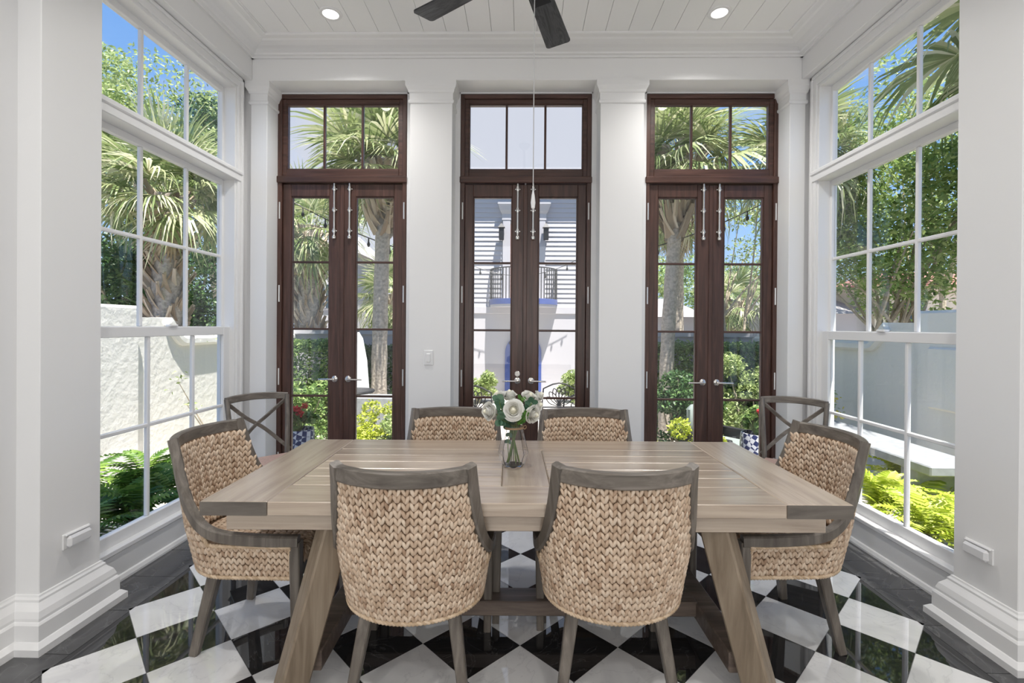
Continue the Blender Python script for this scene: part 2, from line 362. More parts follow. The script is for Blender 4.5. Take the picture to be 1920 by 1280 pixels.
def clip(poly, x0, x1, y0, y1):
    def cut(p, f, g_):
        out = []
        for i in range(len(p)):
            a, b_ = p[i], p[(i+1) % len(p)]; fa, fb = f(a), f(b_)
            if fa >= 0: out.append(a)
            if fa*fb < 0: t = fa/(fa-fb); out.append((a[0]+(b_[0]-a[0])*t, a[1]+(b_[1]-a[1])*t))
        return out
    for f in (lambda p: p[0]-x0, lambda p: x1-p[0], lambda p: p[1]-y0, lambda p: y1-p[1]):
        if len(poly) < 3: return []
        poly = cut(poly, f, None)
    return poly

# ================================================================== THE ROOM
CEIL = 3.55
# ---- floor: grout bed, diamond tiles, dark border
fl = struct('floor', G().box(-2.40, 2.40, -3.2, 4.1, -.12, -.0035), 'grout', 'polished black and white checkerboard stone floor laid on the diagonal', 'floor')
D = .431; Y0 = 2.1365; FX = 1.915; FY0, FY1 = .42, 3.62
dia = [(0, -D/2), (D/2, 0), (0, D/2), (-D/2, 0)]
dia = [(x*.9945, y*.9945) for x, y in dia]
whole = {}
for i in range(-9, 10):
    for j in range(-9, 10):
        if (i+j) % 2 == 0: continue
        cx, cy = i*D/2, Y0+j*D/2
        if cy < FY0-D/2 or cy > FY1+D/2: continue
        poly = clip([(cx+x, cy+y) for x, y in dia], -FX, FX, FY0, FY1)
        if len(poly) < 3: continue
        ar_ = abs(sum(poly[k][0]*poly[(k+1) % len(poly)][1]-poly[(k+1) % len(poly)][0]*poly[k][1] for k in range(len(poly))))/2
        if ar_ < .002: continue
        mt = 'white_marble' if i % 2 == 0 else 'black_marble'
        if ar_ > .090:
            if mt not in whole: whole[mt] = mesh('floor_tile', G().prism(dia, -.012, 0, .003), mt)
            link('floor_tile', whole[mt], fl, (cx, cy, 0))
        else:
            lp = [(p[0]-cx, p[1]-cy) for p in poly]
            link('floor_tile', mesh('floor_tile', G().prism(lp, -.012, 0, .003), mt), fl, (cx, cy, 0))
def border_row(x0, x1, ya, yb, step, along_y=True):
    n = max(1, round((yb-ya)/step)); st = (yb-ya)/n
    me = mesh('border_tile', G().prism([(-(x1-x0)/2+.001, -st/2+.001), ((x1-x0)/2-.001, -st/2+.001), ((x1-x0)/2-.001, st/2-.001), (-(x1-x0)/2+.001, st/2-.001)], -.012, 0, .004), 'border_marble')
    for k in range(n):
        if along_y: link('border_tile', me, fl, ((x0+x1)/2, ya+(k+.5)*st, 0))
        else: link('border_tile', me, fl, (ya+(k+.5)*st, (x0+x1)/2, 0), (0, 0, PI/2))
for s in (-1, 1):
    border_row(min(s*1.917, s*2.215), max(s*1.917, s*2.215), FY0, 3.62, .305)
border_row(3.622, 3.93, -2.215, 2.215, .305, False)

# ---- walls
for s, nm in ((-1, 'left'), (1, 'right')):
    g = G()
    g.box(s*2.21, s*2.335, -3.2, 2.44, 0, 3.7).box(s*2.21, s*2.335, 3.672, 4.12, 0, 3.7).box(s*2.21, s*2.335, 2.44, 3.672, 3.235, 3.7).box(s*2.21, s*2.335, 2.44, 3.672, -.12, .16)
    struct('wall_'+nm, g, 'wall_paint', f'white painted {nm} wall around the tall {nm} side window', 'wall')
g = G().box(-2.21, -2.14, 3.79, 3.94, 0, 3.32).box(2.16, 2.21, 3.79, 3.94, 0, 3.32).box(-2.21, -2.02, 3.93, 4.12, 0, 3.7).box(2.05, 2.21, 3.93, 4.12, 0, 3.7).box(-.950, -.515, 3.93, 4.12, 0, 3.7).box(.551, .991, 3.93, 4.12, 0, 3.7).box(-2.02, 2.05, 3.93, 4.12, 3.30, 3.7)
struct('wall_back', g, 'wall_paint', 'white painted back wall between the three mahogany door sets', 'wall')
struct('wall_front', G().box(-2.42, 2.42, -3.4, -3.2, 0, 3.7), 'wall_paint', 'white wall behind the viewpoint', 'wall')

# ---- ceiling: backing slab and tongue and groove planks
ce = struct('ceiling', G().box(-2.42, 2.42, -3.4, 4.12, CEIL+.012, CEIL+.16), 'grout', 'white tongue and groove plank ceiling running away from the viewer', 'ceiling')
PW = .1646
pm = mesh('ceiling_plank', G().box(-PW/2+.0013, PW/2-.0013, -3.3, 3.9, 0, .014, .0), 'ceiling_paint')
for k in range(-13, 14): link('ceiling_plank', pm, ce, (.008+k*PW, 0, CEIL))

# ---- headers and crown mouldings
def header(nm, x0, x1, y0, y1, label):
    return struct(nm, G().box(x0, x1, y0, y1, 3.31, CEIL, .004), 'white_paint', label, 'trim')
header('trim_1', -2.212, -2.12, -3.2, 3.93, 'white boxed header beam over the left window')
header('trim_2', 2.12, 2.212, -3.2, 3.93, 'white boxed header beam over the right window')
header('trim_3', -2.12, 2.12, 3.735, 3.932, 'white boxed header beam over the three door sets')
CP = [(0, 0), (.018, 0), (.020, .012), (.040, .016), (.046, .026), (.085, .036), (.12, .040), (.165, .050), (.18, .058), (.215, .060), (.222, .066), (.222, .0755), (0, .0755)]
def crown(nm, p0, p1, out, label):
    struct(nm, G().extrude(CP, p0, p1, out), 'white_paint', label, 'trim')
crown('trim_4', (-2.12, -3.2, 3.475), (-2.12, 3.735, 3.475), (1, 0, 0), 'white crown moulding along the top of the left wall')
crown('trim_5', (2.12, -3.2, 3.475), (2.12, 3.735, 3.475), (-1, 0, 0), 'white crown moulding along the top of the right wall')
crown('trim_6', (-2.12, 3.735, 3.475), (2.12, 3.735, 3.475), (0, -1, 0), 'white crown moulding above the doors on the back wall')
# little bed moulds under the header edges
BD = [(0, 0), (.012, .002), (.016, .012), (.012, .020), (0, .022)]

# ---- pilasters: shaft, capital and base
def stack(x0, x1, y0, y1, prof):
    g = G(); vs = []; K = len(prof)
    for p, z in prof: vs += [(x0-p, y0-p, z), (x1+p, y0-p, z), (x1+p, y1+p, z), (x0-p, y1+p, z)]
    fs = [(i*4+j, i*4+(j+1) % 4, (i+1)*4+(j+1) % 4, (i+1)*4+j) for i in range(K-1) for j in range(4)]+[(3, 2, 1, 0), tuple(range((K-1)*4, K*4))]
    return g.add(vs, fs)
BASE = [(.078, 0), (.078, .030), (.060, .048), (.055, .050), (.055, .118), (.050, .126), (.046, .130), (.046, .142), (.038, .168), (.022, .188), (.016, .196), (.016, .206), (.008, .214), (.006, .222), (.001, .224)]
CAPI = [(.001, 3.135), (.010, 3.14), (.013, 3.15), (.010, 3.162), (.004, 3.166), (.004, 3.215), (.012, 3.222), (.016, 3.238), (.030, 3.262), (.032, 3.266), (.032, 3.312)]
def pilaster(nm, x0, x1, y0, y1, label):
    cx, cy = (x0+x1)/2, (y0+y1)/2
    t = thing(nm, label, 'pilaster', (cx, cy, 0), kind='structure'); a = (x0-cx, x1-cx, y0-cy, y1-cy)
    part('shaft', G().box(*a, .2, 3.312, .003), 'white_paint', t); part('capital', stack(*a, CAPI), 'white_paint', t); part('base', stack(*a, BASE), 'white_paint', t)
pilaster('trim_7', -.885, -.555, 3.75, 3.94, 'white pilaster with light switch between the left and middle doors')
pilaster('trim_8', .590, .925, 3.75, 3.94, 'white pilaster between the middle and right doors')
pilaster('trim_9', -2.145, -2.015, 3.765, 3.94, 'white pilaster in the left back corner of the room')
pilaster('trim_10', 2.045, 2.165, 3.765, 3.94, 'white pilaster in the right back corner of the room')
pilaster('trim_11', -2.26, -2.106, 2.073, 2.38, 'broad white pilaster with outlet on the left side wall')
pilaster('trim_12', 2.096, 2.26, 2.073, 2.38, 'broad white pilaster with outlet on the right side wall')
# ---- baseboards below the windows and along the nearer walls
for s, nm in ((-1, 'left'), (1, 'right')):
    g = G(); P1 = [(0, 0), (.030, 0), (.030, .012), (.022, .030), (.012, .034), (.012, .155), (0, .165)]
    g.extrude(P1, (s*2.212, 2.38, 0), (s*2.212, 3.94, 0), (-s, 0, 0))
    P2 = [(0, 0)]+[(p, z) for p, z in BASE]+[(0, .224)]
    g.extrude(P2, (s*2.212, -3.2, 0), (s*2.212, 2.07, 0), (-s, 0, 0))
    struct('baseboard_'+nm, g, 'white_paint', f'white baseboard with shoe moulding along the {nm} wall', 'baseboard')

# ---- side windows
def window(idx, s, side):
    ox, oy = s*2.21, 3.055
    t = thing(f'window_{idx}', f'tall white double hung {side} window with three light transom', 'window', (ox, oy, 0), kind='structure')
    def b(g, a0, a1, y0, y1, z0, z1, c=.003): return g.box(s*a0-ox, s*a1-ox, y0-oy, y1-oy, z0, z1, c)
    g = G()                                                        # casing, flat on the wall with a back band
    b(g, 2.186, 2.214, 3.668, 3.715, .165, 3.29); b(g, 2.186, 2.214, 2.384, 2.442, .165, 3.29); b(g, 2.186, 2.214, 2.44, 3.67, 3.235, 3.29)
    b(g, 2.172, 2.188, 3.700, 3.722, .165, 3.306); b(g, 2.172, 2.188, 2.39, 3.722, 3.284, 3.306)
    part('casing', g, 'white_paint', t)
    g = G(); b(g, 2.20, 2.333, 3.652, 3.674, .17, 3.24); b(g, 2.20, 2.333, 2.438, 2.460, .17, 3.24); b(g, 2.20, 2.333, 2.45, 3.66, 3.215, 3.240); part('jamb', g, 'white_paint', t)
    g = G(); b(g, 2.190, 2.333, 2.40, 3.715, .160, .190, .005); part('sill', g, 'white_paint', t)
    g = G(); b(g, 2.178, 2.333, 2.44, 3.705, 2.512, 2.598, .004); b(g, 2.168, 2.20, 2.41, 3.715, 2.560, 2.590, .006); part('mullion', g, 'white_paint', t)
    def sash(nm, xa, ya, yb, za, zb, zbars, ymun, st, rt, rb, dep=.040):
        """glazed sash: frame around (ya..yb, za..zb) glass, bars and panes"""
        g = G(); x0, x1 = xa-dep/2, xa+dep/2
        b(g, x0, x1, ya-st, ya, za-rb, zb+rt); b(g, x0, x1, yb, yb+st, za-rb, zb+rt); b(g, x0, x1, ya, yb, zb, zb+rt); b(g, x0, x1, ya, yb, za-rb, za)
        so_ = part(nm, g, 'white_paint', t)
        for z in zbars: part('muntin', b(G(), xa-.013, xa+.010, ya, yb, z-.011, z+.011, .004), 'white_paint', so_)
        for y in ymun: part('muntin', b(G(), xa-.014, xa+.011, y-.011, y+.011, za, zb, .004), 'white_paint', so_)
        ys = [ya]+list(ymun)+[yb]; zs = [za]+list(zbars)+[zb]
        for i in range(len(ys)-1):
            for j in range(len(zs)-1): part('pane', b(G(), xa+.001, xa+.004, ys[i], ys[i+1], zs[j], zs[j+1], 0), 'clear_pane', so_)
    YM = (2.866, 3.262)
    sash('transom_sash', 2.305, 2.476, 3.630, 2.645, 3.175, (), YM, .028, .042, .048)
    sash('upper_sash', 2.305, 2.476, 3.630, 1.395, 2.473, (1.928,), YM, .028, .040, .045)
    sash('lower_sash', 2.255, 2.476, 3.580, .258, 1.333, (.803,), YM, .074, .060, .070)
    part('sash_lock', G().box(s*2.225-ox, s*2.262-ox, 3.02-oy, 3.09-oy, 1.393, 1.408, .004), 'white_paint', t)
window(1, -1, 'left'); window(2, 1, 'right')

# ---- three mahogany french door sets
def french_door(idx, c, label, deadbolt=False):
    yf = 3.945; t = thing(f'door_{idx}', label, 'door', (c, yf, 0), kind='structure'); H = .532
    b = lambda g, x0, x1, y0, y1, z0, z1, ch=.004: g.box(x0, x1, y0-3.945, y1-3.945, z0, z1, ch)
    g = G(); b(g, -H, -H+.036, 3.93, 4.06, 0, 3.296); b(g, H-.036, H, 3.93, 4.06, 0, 3.296); part('jamb', g, 'mahogany', t)
    part('head', b(G(), -H+.03, H-.03, 3.93, 4.06, 3.262, 3.296), 'mahogany_rail', t)
    part('threshold', b(G(), -H, H, 3.95, 4.08, 0, .022), 'mahogany_rail', t)
    g = G(); b(g, -H-.004, H+.004, 3.915, 4.06, 2.574, 2.628, .006); part('transom_bar', g, 'mahogany_rail', t)
    g = G(); b(g, -.500, -.464, 3.945, 4.0, 2.63, 3.263); b(g, .464, .500, 3.945, 4.0, 2.63, 3.263); b(g, -.465, .465, 3.945, 4.0, 3.222, 3.263); b(g, -.465, .465, 3.945, 4.0, 2.63, 2.689)
    for x0, x1, z0, z1 in ((-.466, -.456, 2.689, 3.222), (.456, .466, 2.689, 3.222), (-.466, .466, 3.214, 3.224), (-.466, .466, 2.687, 2.697)): b(g, x0, x1, 3.952, 3.99, z0, z1, .002)
    ts = part('transom_sash', g, 'mahogany_rail', t)
    for x in (-.158, .158): part('muntin', b(G(), x-.009, x+.009, 3.958, 3.988, 2.69, 3.222), 'mahogany', ts)
    for x0, x1 in ((-.458, -.158), (-.158, .158), (.158, .458)): part('pane', b(G(), x0, x1, 3.972, 3.975, 2.69, 3.222, 0), 'clear_pane', ts)
    for s in (-1, 1):
        X = lambda a: s*a
        g = G(); y0, y1 = 3.952, 3.998
        b(g, X(.003), X(.108), y0, y1, .012, 2.570); b(g, X(.426), X(.495), y0, y1, .012, 2.570); b(g, X(.107), X(.427), y0, y1, 2.468, 2.570); b(g, X(.107), X(.427), y0, y1, .012, .272)
        for a0, a1, z0, z1 in ((.107, .117, .27, 2.47), (.417, .427, .27, 2.47), (.107, .427, 2.459, 2.469), (.107, .427, .271, .281)): b(g, X(a0), X(a1), y0+.008, y1-.008, z0, z1, .002)
        if s < 0: b(g, -.016, .016, y0-.010, y0+.006, .02, 2.565, .004)
        lf = part('leaf', g, 'mahogany', t)
        zs = [.277, .825, 1.378, 1.930, 2.463]
        for z in zs[1:4]: part('muntin', b(G(), X(.112), X(.422), 3.962, 3.990, z-.0085, z+.0085), 'mahogany_rail', lf)
        for k in range(4): part('pane', b(G(), X(.112), X(.422), 3.974, 3.977, zs[k], zs[k+1], 0), 'clear_pane', lf)
        # lever handle: rosette, neck, lever
        g = G(); prof = [(.0, 0), (.026, 0), (.026, .006), (.022, .010), (.011, .012), (.011, .040), (.0, .042)]
        m4 = Matrix.Translation((X(.056), y0-yf, .969)) @ Matrix.Rotation(PI/2, 4, 'X')
        gl = G().lathe(prof, 20); g.add([tuple(m4 @ Vector(v)) for v in gl.v], gl.f)
        g.tube([(X(.056), y0-yf-.038, .969), (X(.075), y0-yf-.042, .969), (X(.12), y0-yf-.040, .968), (X(.178), y0-yf-.036, .967)], [.009, .009, .0075, .006], 10)
        part('lever_handle', g, 'nickel', lf, True)
        if deadbolt and s < 0:
            g = G(); m5 = Matrix.Translation((X(.056), y0-yf, 1.024)) @ Matrix.Rotation(PI/2, 4, 'X'); gl = G().lathe([(0, 0), (.024, 0), (.024, .008), (.019, .013), (0, .013)], 20); g.add([tuple(m5 @ Vector(v)) for v in gl.v], gl.f)
            g.box(X(.056)-.004, X(.056)+.004, y0-yf-.024, y0-yf-.012, 1.010, 1.038, .001); part('deadbolt', g, 'nickel', lf, True)
        # surface bolt: rod, three guides, ball end
        bx = X(.063); g = G(); yb = y0-yf-.014
        g.tube([(bx, yb, 2.572), (bx, yb, 2.150)], .0085, 10)
        for z in (2.528, 2.356, 2.185):
            g.lathe([(.012, -.018), (.014, -.010), (.014, .010), (.012, .018)], 10, (bx, yb, z)); g.box(bx-.022, bx+.022, y0-yf-.010, y0-yf+.001, z-.006, z+.006, .002)
        g.lathe([(.003, -.018), (.013, -.014), (.018, 0), (.013, .014), (.008, .020)], 14, (bx, yb, 2.132)); part('surface_bolt', g, 'nickel', lf, True)
        for z in (2.348, 1.668, .987, .30):
            g = G().box(X(.497), X(.526), y0-yf-.020, y0-yf-.008, z-.066, z+.066, .002); g.tube([(X(.512), y0-yf-.022, z-.068), (X(.512), y0-yf-.022, z+.068)], .006, 8); part('hinge', g, 'hinge_nickel', lf)
french_door(1, -1.4852, 'left pair of narrow mahogany french doors with garden view')
french_door(2, .018, 'middle pair of narrow mahogany french doors with deadbolt, facing the pale house', True)
french_door(3, 1.5205, 'right pair of narrow mahogany french doors with hedge view')

# ================================================================== FURNITURE
# ---- trestle table
TT = thing('dining_table', 'large weathered light wood trestle dining table with planked top', 'table', (.013, 2.270, 0), math.radians(1.25))
HX, HY, ZT, TH = 1.205, .4925, .760, .052
def tbox(nm, x0, x1, y0, y1, z0, z1, mt, c=.003): return part(nm, G().box(x0, x1, y0, y1, z0, z1, c), mt, TT)
for s in (-1, 1):
    tbox('breadboard_end', s*.9585, s*HX, -HY+.003, HY-.003, ZT-TH, ZT, 'table_wood_y')
    for q in (-1, 1): tbox('end_grain', s*.9585, s*HX, q*(HY-.0035), q*HY, ZT-TH, ZT-.0015, 'end_grain', .001)
tbox('long_board', -.9575, .9575, -HY, -.301, ZT-TH, ZT, 'table_wood_x'); tbox('long_board', -.9575, .9575, .2865, HY, ZT-TH, ZT, 'table_wood_x')
tbox('centre_board', -.098, .098, -.300, .2855, ZT-TH, ZT, 'table_wood_y', .004)
for s in (-1, 1):
    for k in range(5):
        y0 = -.300+k*.1171; tbox('plank', s*.1000, s*.9560, y0+.0014, y0+.1157, ZT-TH, ZT-.0005, 'table_wood_x', .0045)
g = G(); g.box(-1.14, 1.14, -.435, -.405, .632, ZT-TH, .003).box(-1.14, 1.14, .405, .435, .632, ZT-TH, .003).box(-1.14, -1.11, -.405, .405, .632, ZT-TH, .003).box(1.11, 1.14, -.405, .405, .632, ZT-TH, .003)
part('apron', g, 'table_wood_x', TT)
for s in (-1, 1):
    for q in (-1, 1):
        a, b_ = Vector((s*.735, q*.350, .70)), Vector((s*.900, q*.445, .0))
        part('leg', G().beam(a, b_, .108, .104, (math.cos(.62*s*q), math.sin(.62*s*q)*1, 0), .104, .100, .007), 'table_leg_wood', TT)
    g = G().box(s*.79, s*.88, -.40, .40, .070, .150, .005); part('base_rail', g, 'stretcher_wood', TT)
    part('top_cleat', G().box(s*.69, s*.79, -.40, .40, .635, ZT-TH, .004), 'table_leg_wood', TT)
part('stretcher', G().box(-.80, .80, -.062, .062, .085, .152, .005), 'stretcher_wood', TT)

# ---- woven chairs
def lv(z):
    if z < .54: t = (z-.36)/.18; return .262+.028*t, .235+.045*t, -.055
    t = (z-.54)/.38; return .29+.07*t, .28+.08*t, -.055+.03*t
def P(u, z):
    a, b_, yc = lv(z); s = 1 if u >= 0 else -1
    if abs(u) <= 90: th = math.radians(u); return Vector((a*math.sin(th), yc-b_*math.cos(th), z))
    return Vector((s*a, yc+(abs(u)-90)/90*(.228-yc), z))
def NN(u, z):
    a, b_, yc = lv(z)
    if abs(u) <= 90: th = math.radians(u); return Vector((math.sin(th)*b_, -math.cos(th)*a, 0)).normalized()
    return Vector((1 if u > 0 else -1, 0, 0))
XPZ = [.535, .57, .64, .75, .93]; XPX = [.292, .285, .265, .25, .2345]
def ztop(u, mg=.012):
    if abs(u) > 90: return .506
    sn = math.sin(math.radians(abs(u))); z = .868
    while z > .508:
        if z < .535: break
        if lv(z)[0]*sn <= np.interp(z, XPZ, XPX)-mg: return z
        z -= .004
    return .506
# one strand of dried seagrass: a fat lens with two pointed ends
_st_v = [(-1, 0, 0)]+[(x, math.cos(q), math.sin(q)) for x in (-.5, .45) for q in [2*PI*k/5 for k in range(5)]]+[(1, 0, 0)]
_st_f = [(0, 1+(k+1) % 5, 1+k) for k in range(5)]+[(1+k, 1+(k+1) % 5, 6+(k+1) % 5, 6+k) for k in range(5)]+[(11, 6+k, 6+(k+1) % 5) for k in range(5)]
def strand(g, c, d, n, L_, w, th):
    d = Vector(d).normalized(); n = Vector(n); n = (n-d*n.dot(d)).normalized(); s = n.cross(d)
    g.add([c+d*(x*L_)+s*(y*w)+n*(z*th) for x, y, z in _st_v], _st_f)
def braid(pts, nrm, W_=.0235, pitch=.0265, j=.0):
    """two rows of strands lying in V shapes along the points"""
    g = G(); pts = [Vector(p) for p in pts]; acc = [0]
    for i in range(1, len(pts)): acc.append(acc[-1]+(pts[i]-pts[i-1]).length)
    n = max(1, int(acc[-1]/pitch)); k = 0; ph = random.uniform(-.2, .2)
    for m_ in range(n):
        s = min(max((m_+.5+ph)*acc[-1]/n, pitch*.55), acc[-1]-pitch*.62)
        while k < len(acc)-2 and acc[k+1] < s: k += 1
        t = (s-acc[k])/max(1e-6, acc[k+1]-acc[k]); p = pts[k].lerp(pts[k+1], t); T_ = (pts[k+1]-pts[k]).normalized(); nn = Vector(nrm[k]).lerp(Vector(nrm[k+1]), t); nn = (nn-T_*nn.dot(T_)).normalized(); S_ = T_.cross(nn)
        for q in (-1, 1):
            jt = random.uniform(-.06, .06); w = W_*random.uniform(.29, .35)
            strand(g, p+S_*(q*W_*.255)+T_*random.uniform(-.002, .002), T_*.94+S_*(q*(.38+jt))+nn*.09, nn, pitch*random.uniform(.72, .82), w, W_*random.uniform(.22, .29))
    return g
def rope(pts, nrm, W_=.016, pitch=.0135):
    g = G(); pts = [Vector(p) for p in pts]; acc = [0]
    for i in range(1, len(pts)): acc.append(acc[-1]+(pts[i]-pts[i-1]).length)
    n = int(acc[-1]/pitch); k = 0
    for m_ in range(n):
        s = (m_+.5)*acc[-1]/n
        while k < len(acc)-2 and acc[k+1] < s: k += 1
        t = (s-acc[k])/max(1e-6, acc[k+1]-acc[k]); p = pts[k].lerp(pts[k+1], t); T_ = (pts[k+1]-pts[k]).normalized(); nn = Vector(nrm[k]); nn = (nn-T_*nn.dot(T_)).normalized(); S_ = T_.cross(nn)
        strand(g, p, T_*.92+S_*.42, nn, pitch*1.35, W_*.42, W_*.42)
    return g
US = []
arc = 0
_per = [u*1.0 for u in np.linspace(-180, 180, 721)]; _ac = [0]
for i in range(1, 721): _ac.append(_ac[-1]+(P(_per[i], .5)-P(_per[i-1], .5)).length)
NC = int(_ac[-1]/.0232)
US = list(np.interp([(k+.5)/NC*_ac[-1] for k in range(NC)], _ac, _per))
def make_chair(name, label, group):
    t = thing(name, label, 'chair', group=group)
    # wooden frame
    for s in (-1, 1):
        ctl = [(.2345, -.300, .922), (.241, -.275, .84), (.25, -.249, .75), (.265, -.205, .65), (.284, -.138, .574), (.292, -.05, .540), (.290, .10, .527), (.280, .262, .522)]
        pts = spline([(s*x, y, z) for x, y, z in ctl], 5); nr = []
        for p in pts:
            a, b_, yc = lv(max(p.z, .50)); sn = min(1, abs(p.x)/a); th = math.asin(sn) if p.y < yc else PI/2
            nr.append(Vector((s*math.sin(th)*b_, -math.cos(th)*a, 0)).normalized())
        o = part('arm_frame', G().sweep(pts, nr, .036, .046, .006), 'grey_wood', t, True)
        part('front_leg', G().beam((s*.270, .246, .518), (s*.264, .250, 0), .044, .044, (1, 0, 0), .034, .034, .004), 'grey_wood', t)
        part('rear_leg', G().beam((s*.150, -.140, .420), (s*.216, -.215, 0), .052, .052, (1, 0, 0), .034, .036, .005), 'grey_wood', t)
    th = np.linspace(-38.5, 38.5, 19); part('top_rail', G().sweep([P(u, .893) for u in th], [NN(u, .893) for u in th], .032, .056, .005), 'grey_wood_x', t, True)
    part('seat_rail', G().box(-.252, .252, .232, .262, .360, .412, .004), 'grey_wood_x', t)
    # thin core of the shell and of the seat, behind the weaving
    g = G(); U2 = np.linspace(-180, 180, 97); nv = 9
    for off in (.001, -.013):
        for u in U2:
            zt = ztop(u)
            for k in range(nv):
                z = .362+(zt-.362)*k/(nv-1); g.v.append(tuple(P(u, z)+NN(u, z)*off))
    nU = len(U2); o2 = nU*nv
    for i in range(nU-1):
        for k in range(nv-1):
            a = i*nv+k; g.f.append((a, a+nv, a+nv+1, a+1)); g.f.append((o2+a, o2+a+1, o2+a+nv+1, o2+a+nv))
        a = i*nv; g.f.append((a, o2+a, o2+a+nv, a+nv)); a += nv-1; g.f.append((a, a+nv, o2+a+nv, o2+a))
    for i in (0, nU-1):
        for k in range(nv-1): a = i*nv+k; g.f.append((a, a+1, o2+a+1, o2+a))
    part('shell', g, 'seat_core', t, True)
    g = G(); poly = [(.245, .232), (-.245, .232)]+[tuple((P(u, .44)-NN(u, .44)*.022).xy) for u in np.linspace(-90, 90, 19)]
    g.prism(poly, .385, .462); part('seat_base', g, 'seat_core', t)
    # braids of the outer shell, of the inner back and of the seat
    br = []
    for u in US:
        zt = ztop(u); zz = np.linspace(.366, zt, 14); br.append(braid([P(u, z)+NN(u, z)*.005 for z in zz], [NN(u, z) for z in zz]))
    for u in US:
        if abs(u) > 68: continue
        zt = ztop(u, -.008)
        if zt < .56: continue
        zz = np.linspace(.47, zt, 12); br.append(braid([P(u, z)-NN(u, z)*.018 for z in zz], [-NN(u, z) for z in zz]))
    nx = 20
    for k in range(nx):
        x = -.232+(k+.5)*.464/nx; a, b_, yc = lv(.47); yb = yc-b_*math.sqrt(max(0, 1-(x/(a-.012))**2))+.034
        pts = [(x, y, .467+.012*(1-(x/.24)**2)*max(0, 1-((y)/.26)**2)) for y in np.linspace(max(yb, -.30), .242, 12)]+[(x, .256, .456), (x, .262, .435), (x, .263, .412)]
        br.append(braid(pts, [(0, 0, 1)]*12+[(0, .7, .7), (0, 1, .2), (0, 1, 0)], .0232))
    for g in br: part('braid', g, 'seagrass', t, 'all', kind='stuff')
    UU = np.linspace(-180, 180, 121); part('rope_trim', rope([P(u, .360)+NN(u, .36)*.004 for u in UU], [NN(u, .36) for u in UU], .019), 'seagrass_trim', t, 'all', kind='stuff')
    for s in (-1, 1):
        uu = [s*u for u in np.linspace(180, 74, 30)]; part('rope_trim', rope([P(u, max(.500, ztop(u)-.006))+NN(u, .52)*.008 for u in uu], [NN(u, .52) for u in uu], .018), 'seagrass_trim', t, 'all', kind='stuff')
        part('rope_trim', rope([(s*lv(z)[0]+s*.006, .226, z) for z in np.linspace(.365, .503, 8)], [(s, 0, 0)]*8, .015), 'seagrass_trim', t, 'all', kind='stuff')
    return t
GRP = 'woven seagrass dining chairs around the table'
ch = make_chair('dining_chair', 'woven seagrass dining chair on the near side of the table, left one, seen from behind', GRP)
ch.location = (-.416, 1.988, 0)
for loc, rz, lab in (((.362, 2.012, 0), 1.0, 'woven seagrass dining chair on the near side of the table, right one, seen from behind'),
                     ((-.385, 2.548, 0), 181, 'woven seagrass dining chair on the far side of the table, left of the vase'),
                     ((.369, 2.568, 0), 180.5, 'woven seagrass dining chair on the far side of the table, right of the vase'),
                     ((-1.175, 2.250, 0), -90, 'woven seagrass dining chair at the left end of the table'),
                     ((1.172, 2.330, 0), 93, 'woven seagrass dining chair at the right end of the table')):
    c = copy_tree(ch); c.location = loc; c.rotation_euler = (0, 0, math.radians(rz)); c['label'] = lab

# ---- cross back chairs in the back corners
def cross_chair(label):
    t = thing('cross_back_chair', label, 'chair', group='cross back chairs in the back corners')
    g = G().prism([(-.20, -.18), (.20, -.18), (.225, .02), (.215, .20), (.12, .235), (-.12, .235), (-.215, .20), (-.225, .02)], .425, .455, .02); part('seat_frame', g, 'grey_wood_x', t)
    g = G().prism([(-.175, -.155), (.175, -.155), (.197, .02), (.188, .18), (.11, .21), (-.11, .21), (-.188, .18), (-.197, .02)], .450, .470, .05); part('seat_pad', g, 'pink_cane', t, label='pinkish woven seat panel')
    for s in (-1, 1):
        part('front_leg', G().tube([(s*.185, .185, .43), (s*.19, .20, 0)], [.018, .014], 10), 'grey_wood', t, True)
        pts = spline([(s*.185, -.235, 0), (s*.178, -.185, .30), (s*.180, -.185, .50), (s*.196, -.225, .72), (s*.205, -.262, .885)], 5)
        part('back_post', G().tube(pts, [.0165]*len(pts), 10), 'grey_wood', t, True)
        part('side_stretcher', G().tube([(s*.187, .19, .20), (s*.181, -.205, .20)], .010, 8), 'grey_wood_x', t, True)
    pts = spline([(-.210, -.262, .872), (-.12, -.300, .880), (0, -.315, .884), (.12, -.300, .880), (.210, -.262, .872)], 5); part('top_rail', G().sweep(pts, [(0, -1, 0)]*len(pts), .022, .050, .005), 'grey_wood_x', t, True)
    for s in (-1, 1):
        pts = spline([(-s*.195, -.262, .850), (-s*.07, -.285, .735), (s*.05, -.262, .645), (s*.20, -.190, .485)], 6)
        part('cross_slat', G().sweep(pts, [(0, -1, .2)]*len(pts), .012, .026, .003), 'grey_wood_x', t, True)
    for y, z in ((.195, .16), (-.205, .26)): part('stretcher', G().tube([(-.187, y, z), (.187, y, z)], .010, 8), 'grey_wood_x', t, True)
    return t
x1 = cross_chair('grey cross back bistro chair with pink seat in the left back corner'); x1.location = (-1.735, 3.315, 0); x1.rotation_euler = (0, 0, math.radians(227-0+0-0))
x2 = copy_tree(x1); x2['label'] = 'grey cross back bistro chair with pink seat in the right back corner'; x2.location = (1.845, 3.345, 0); x2.rotation_euler = (0, 0, math.radians(148))

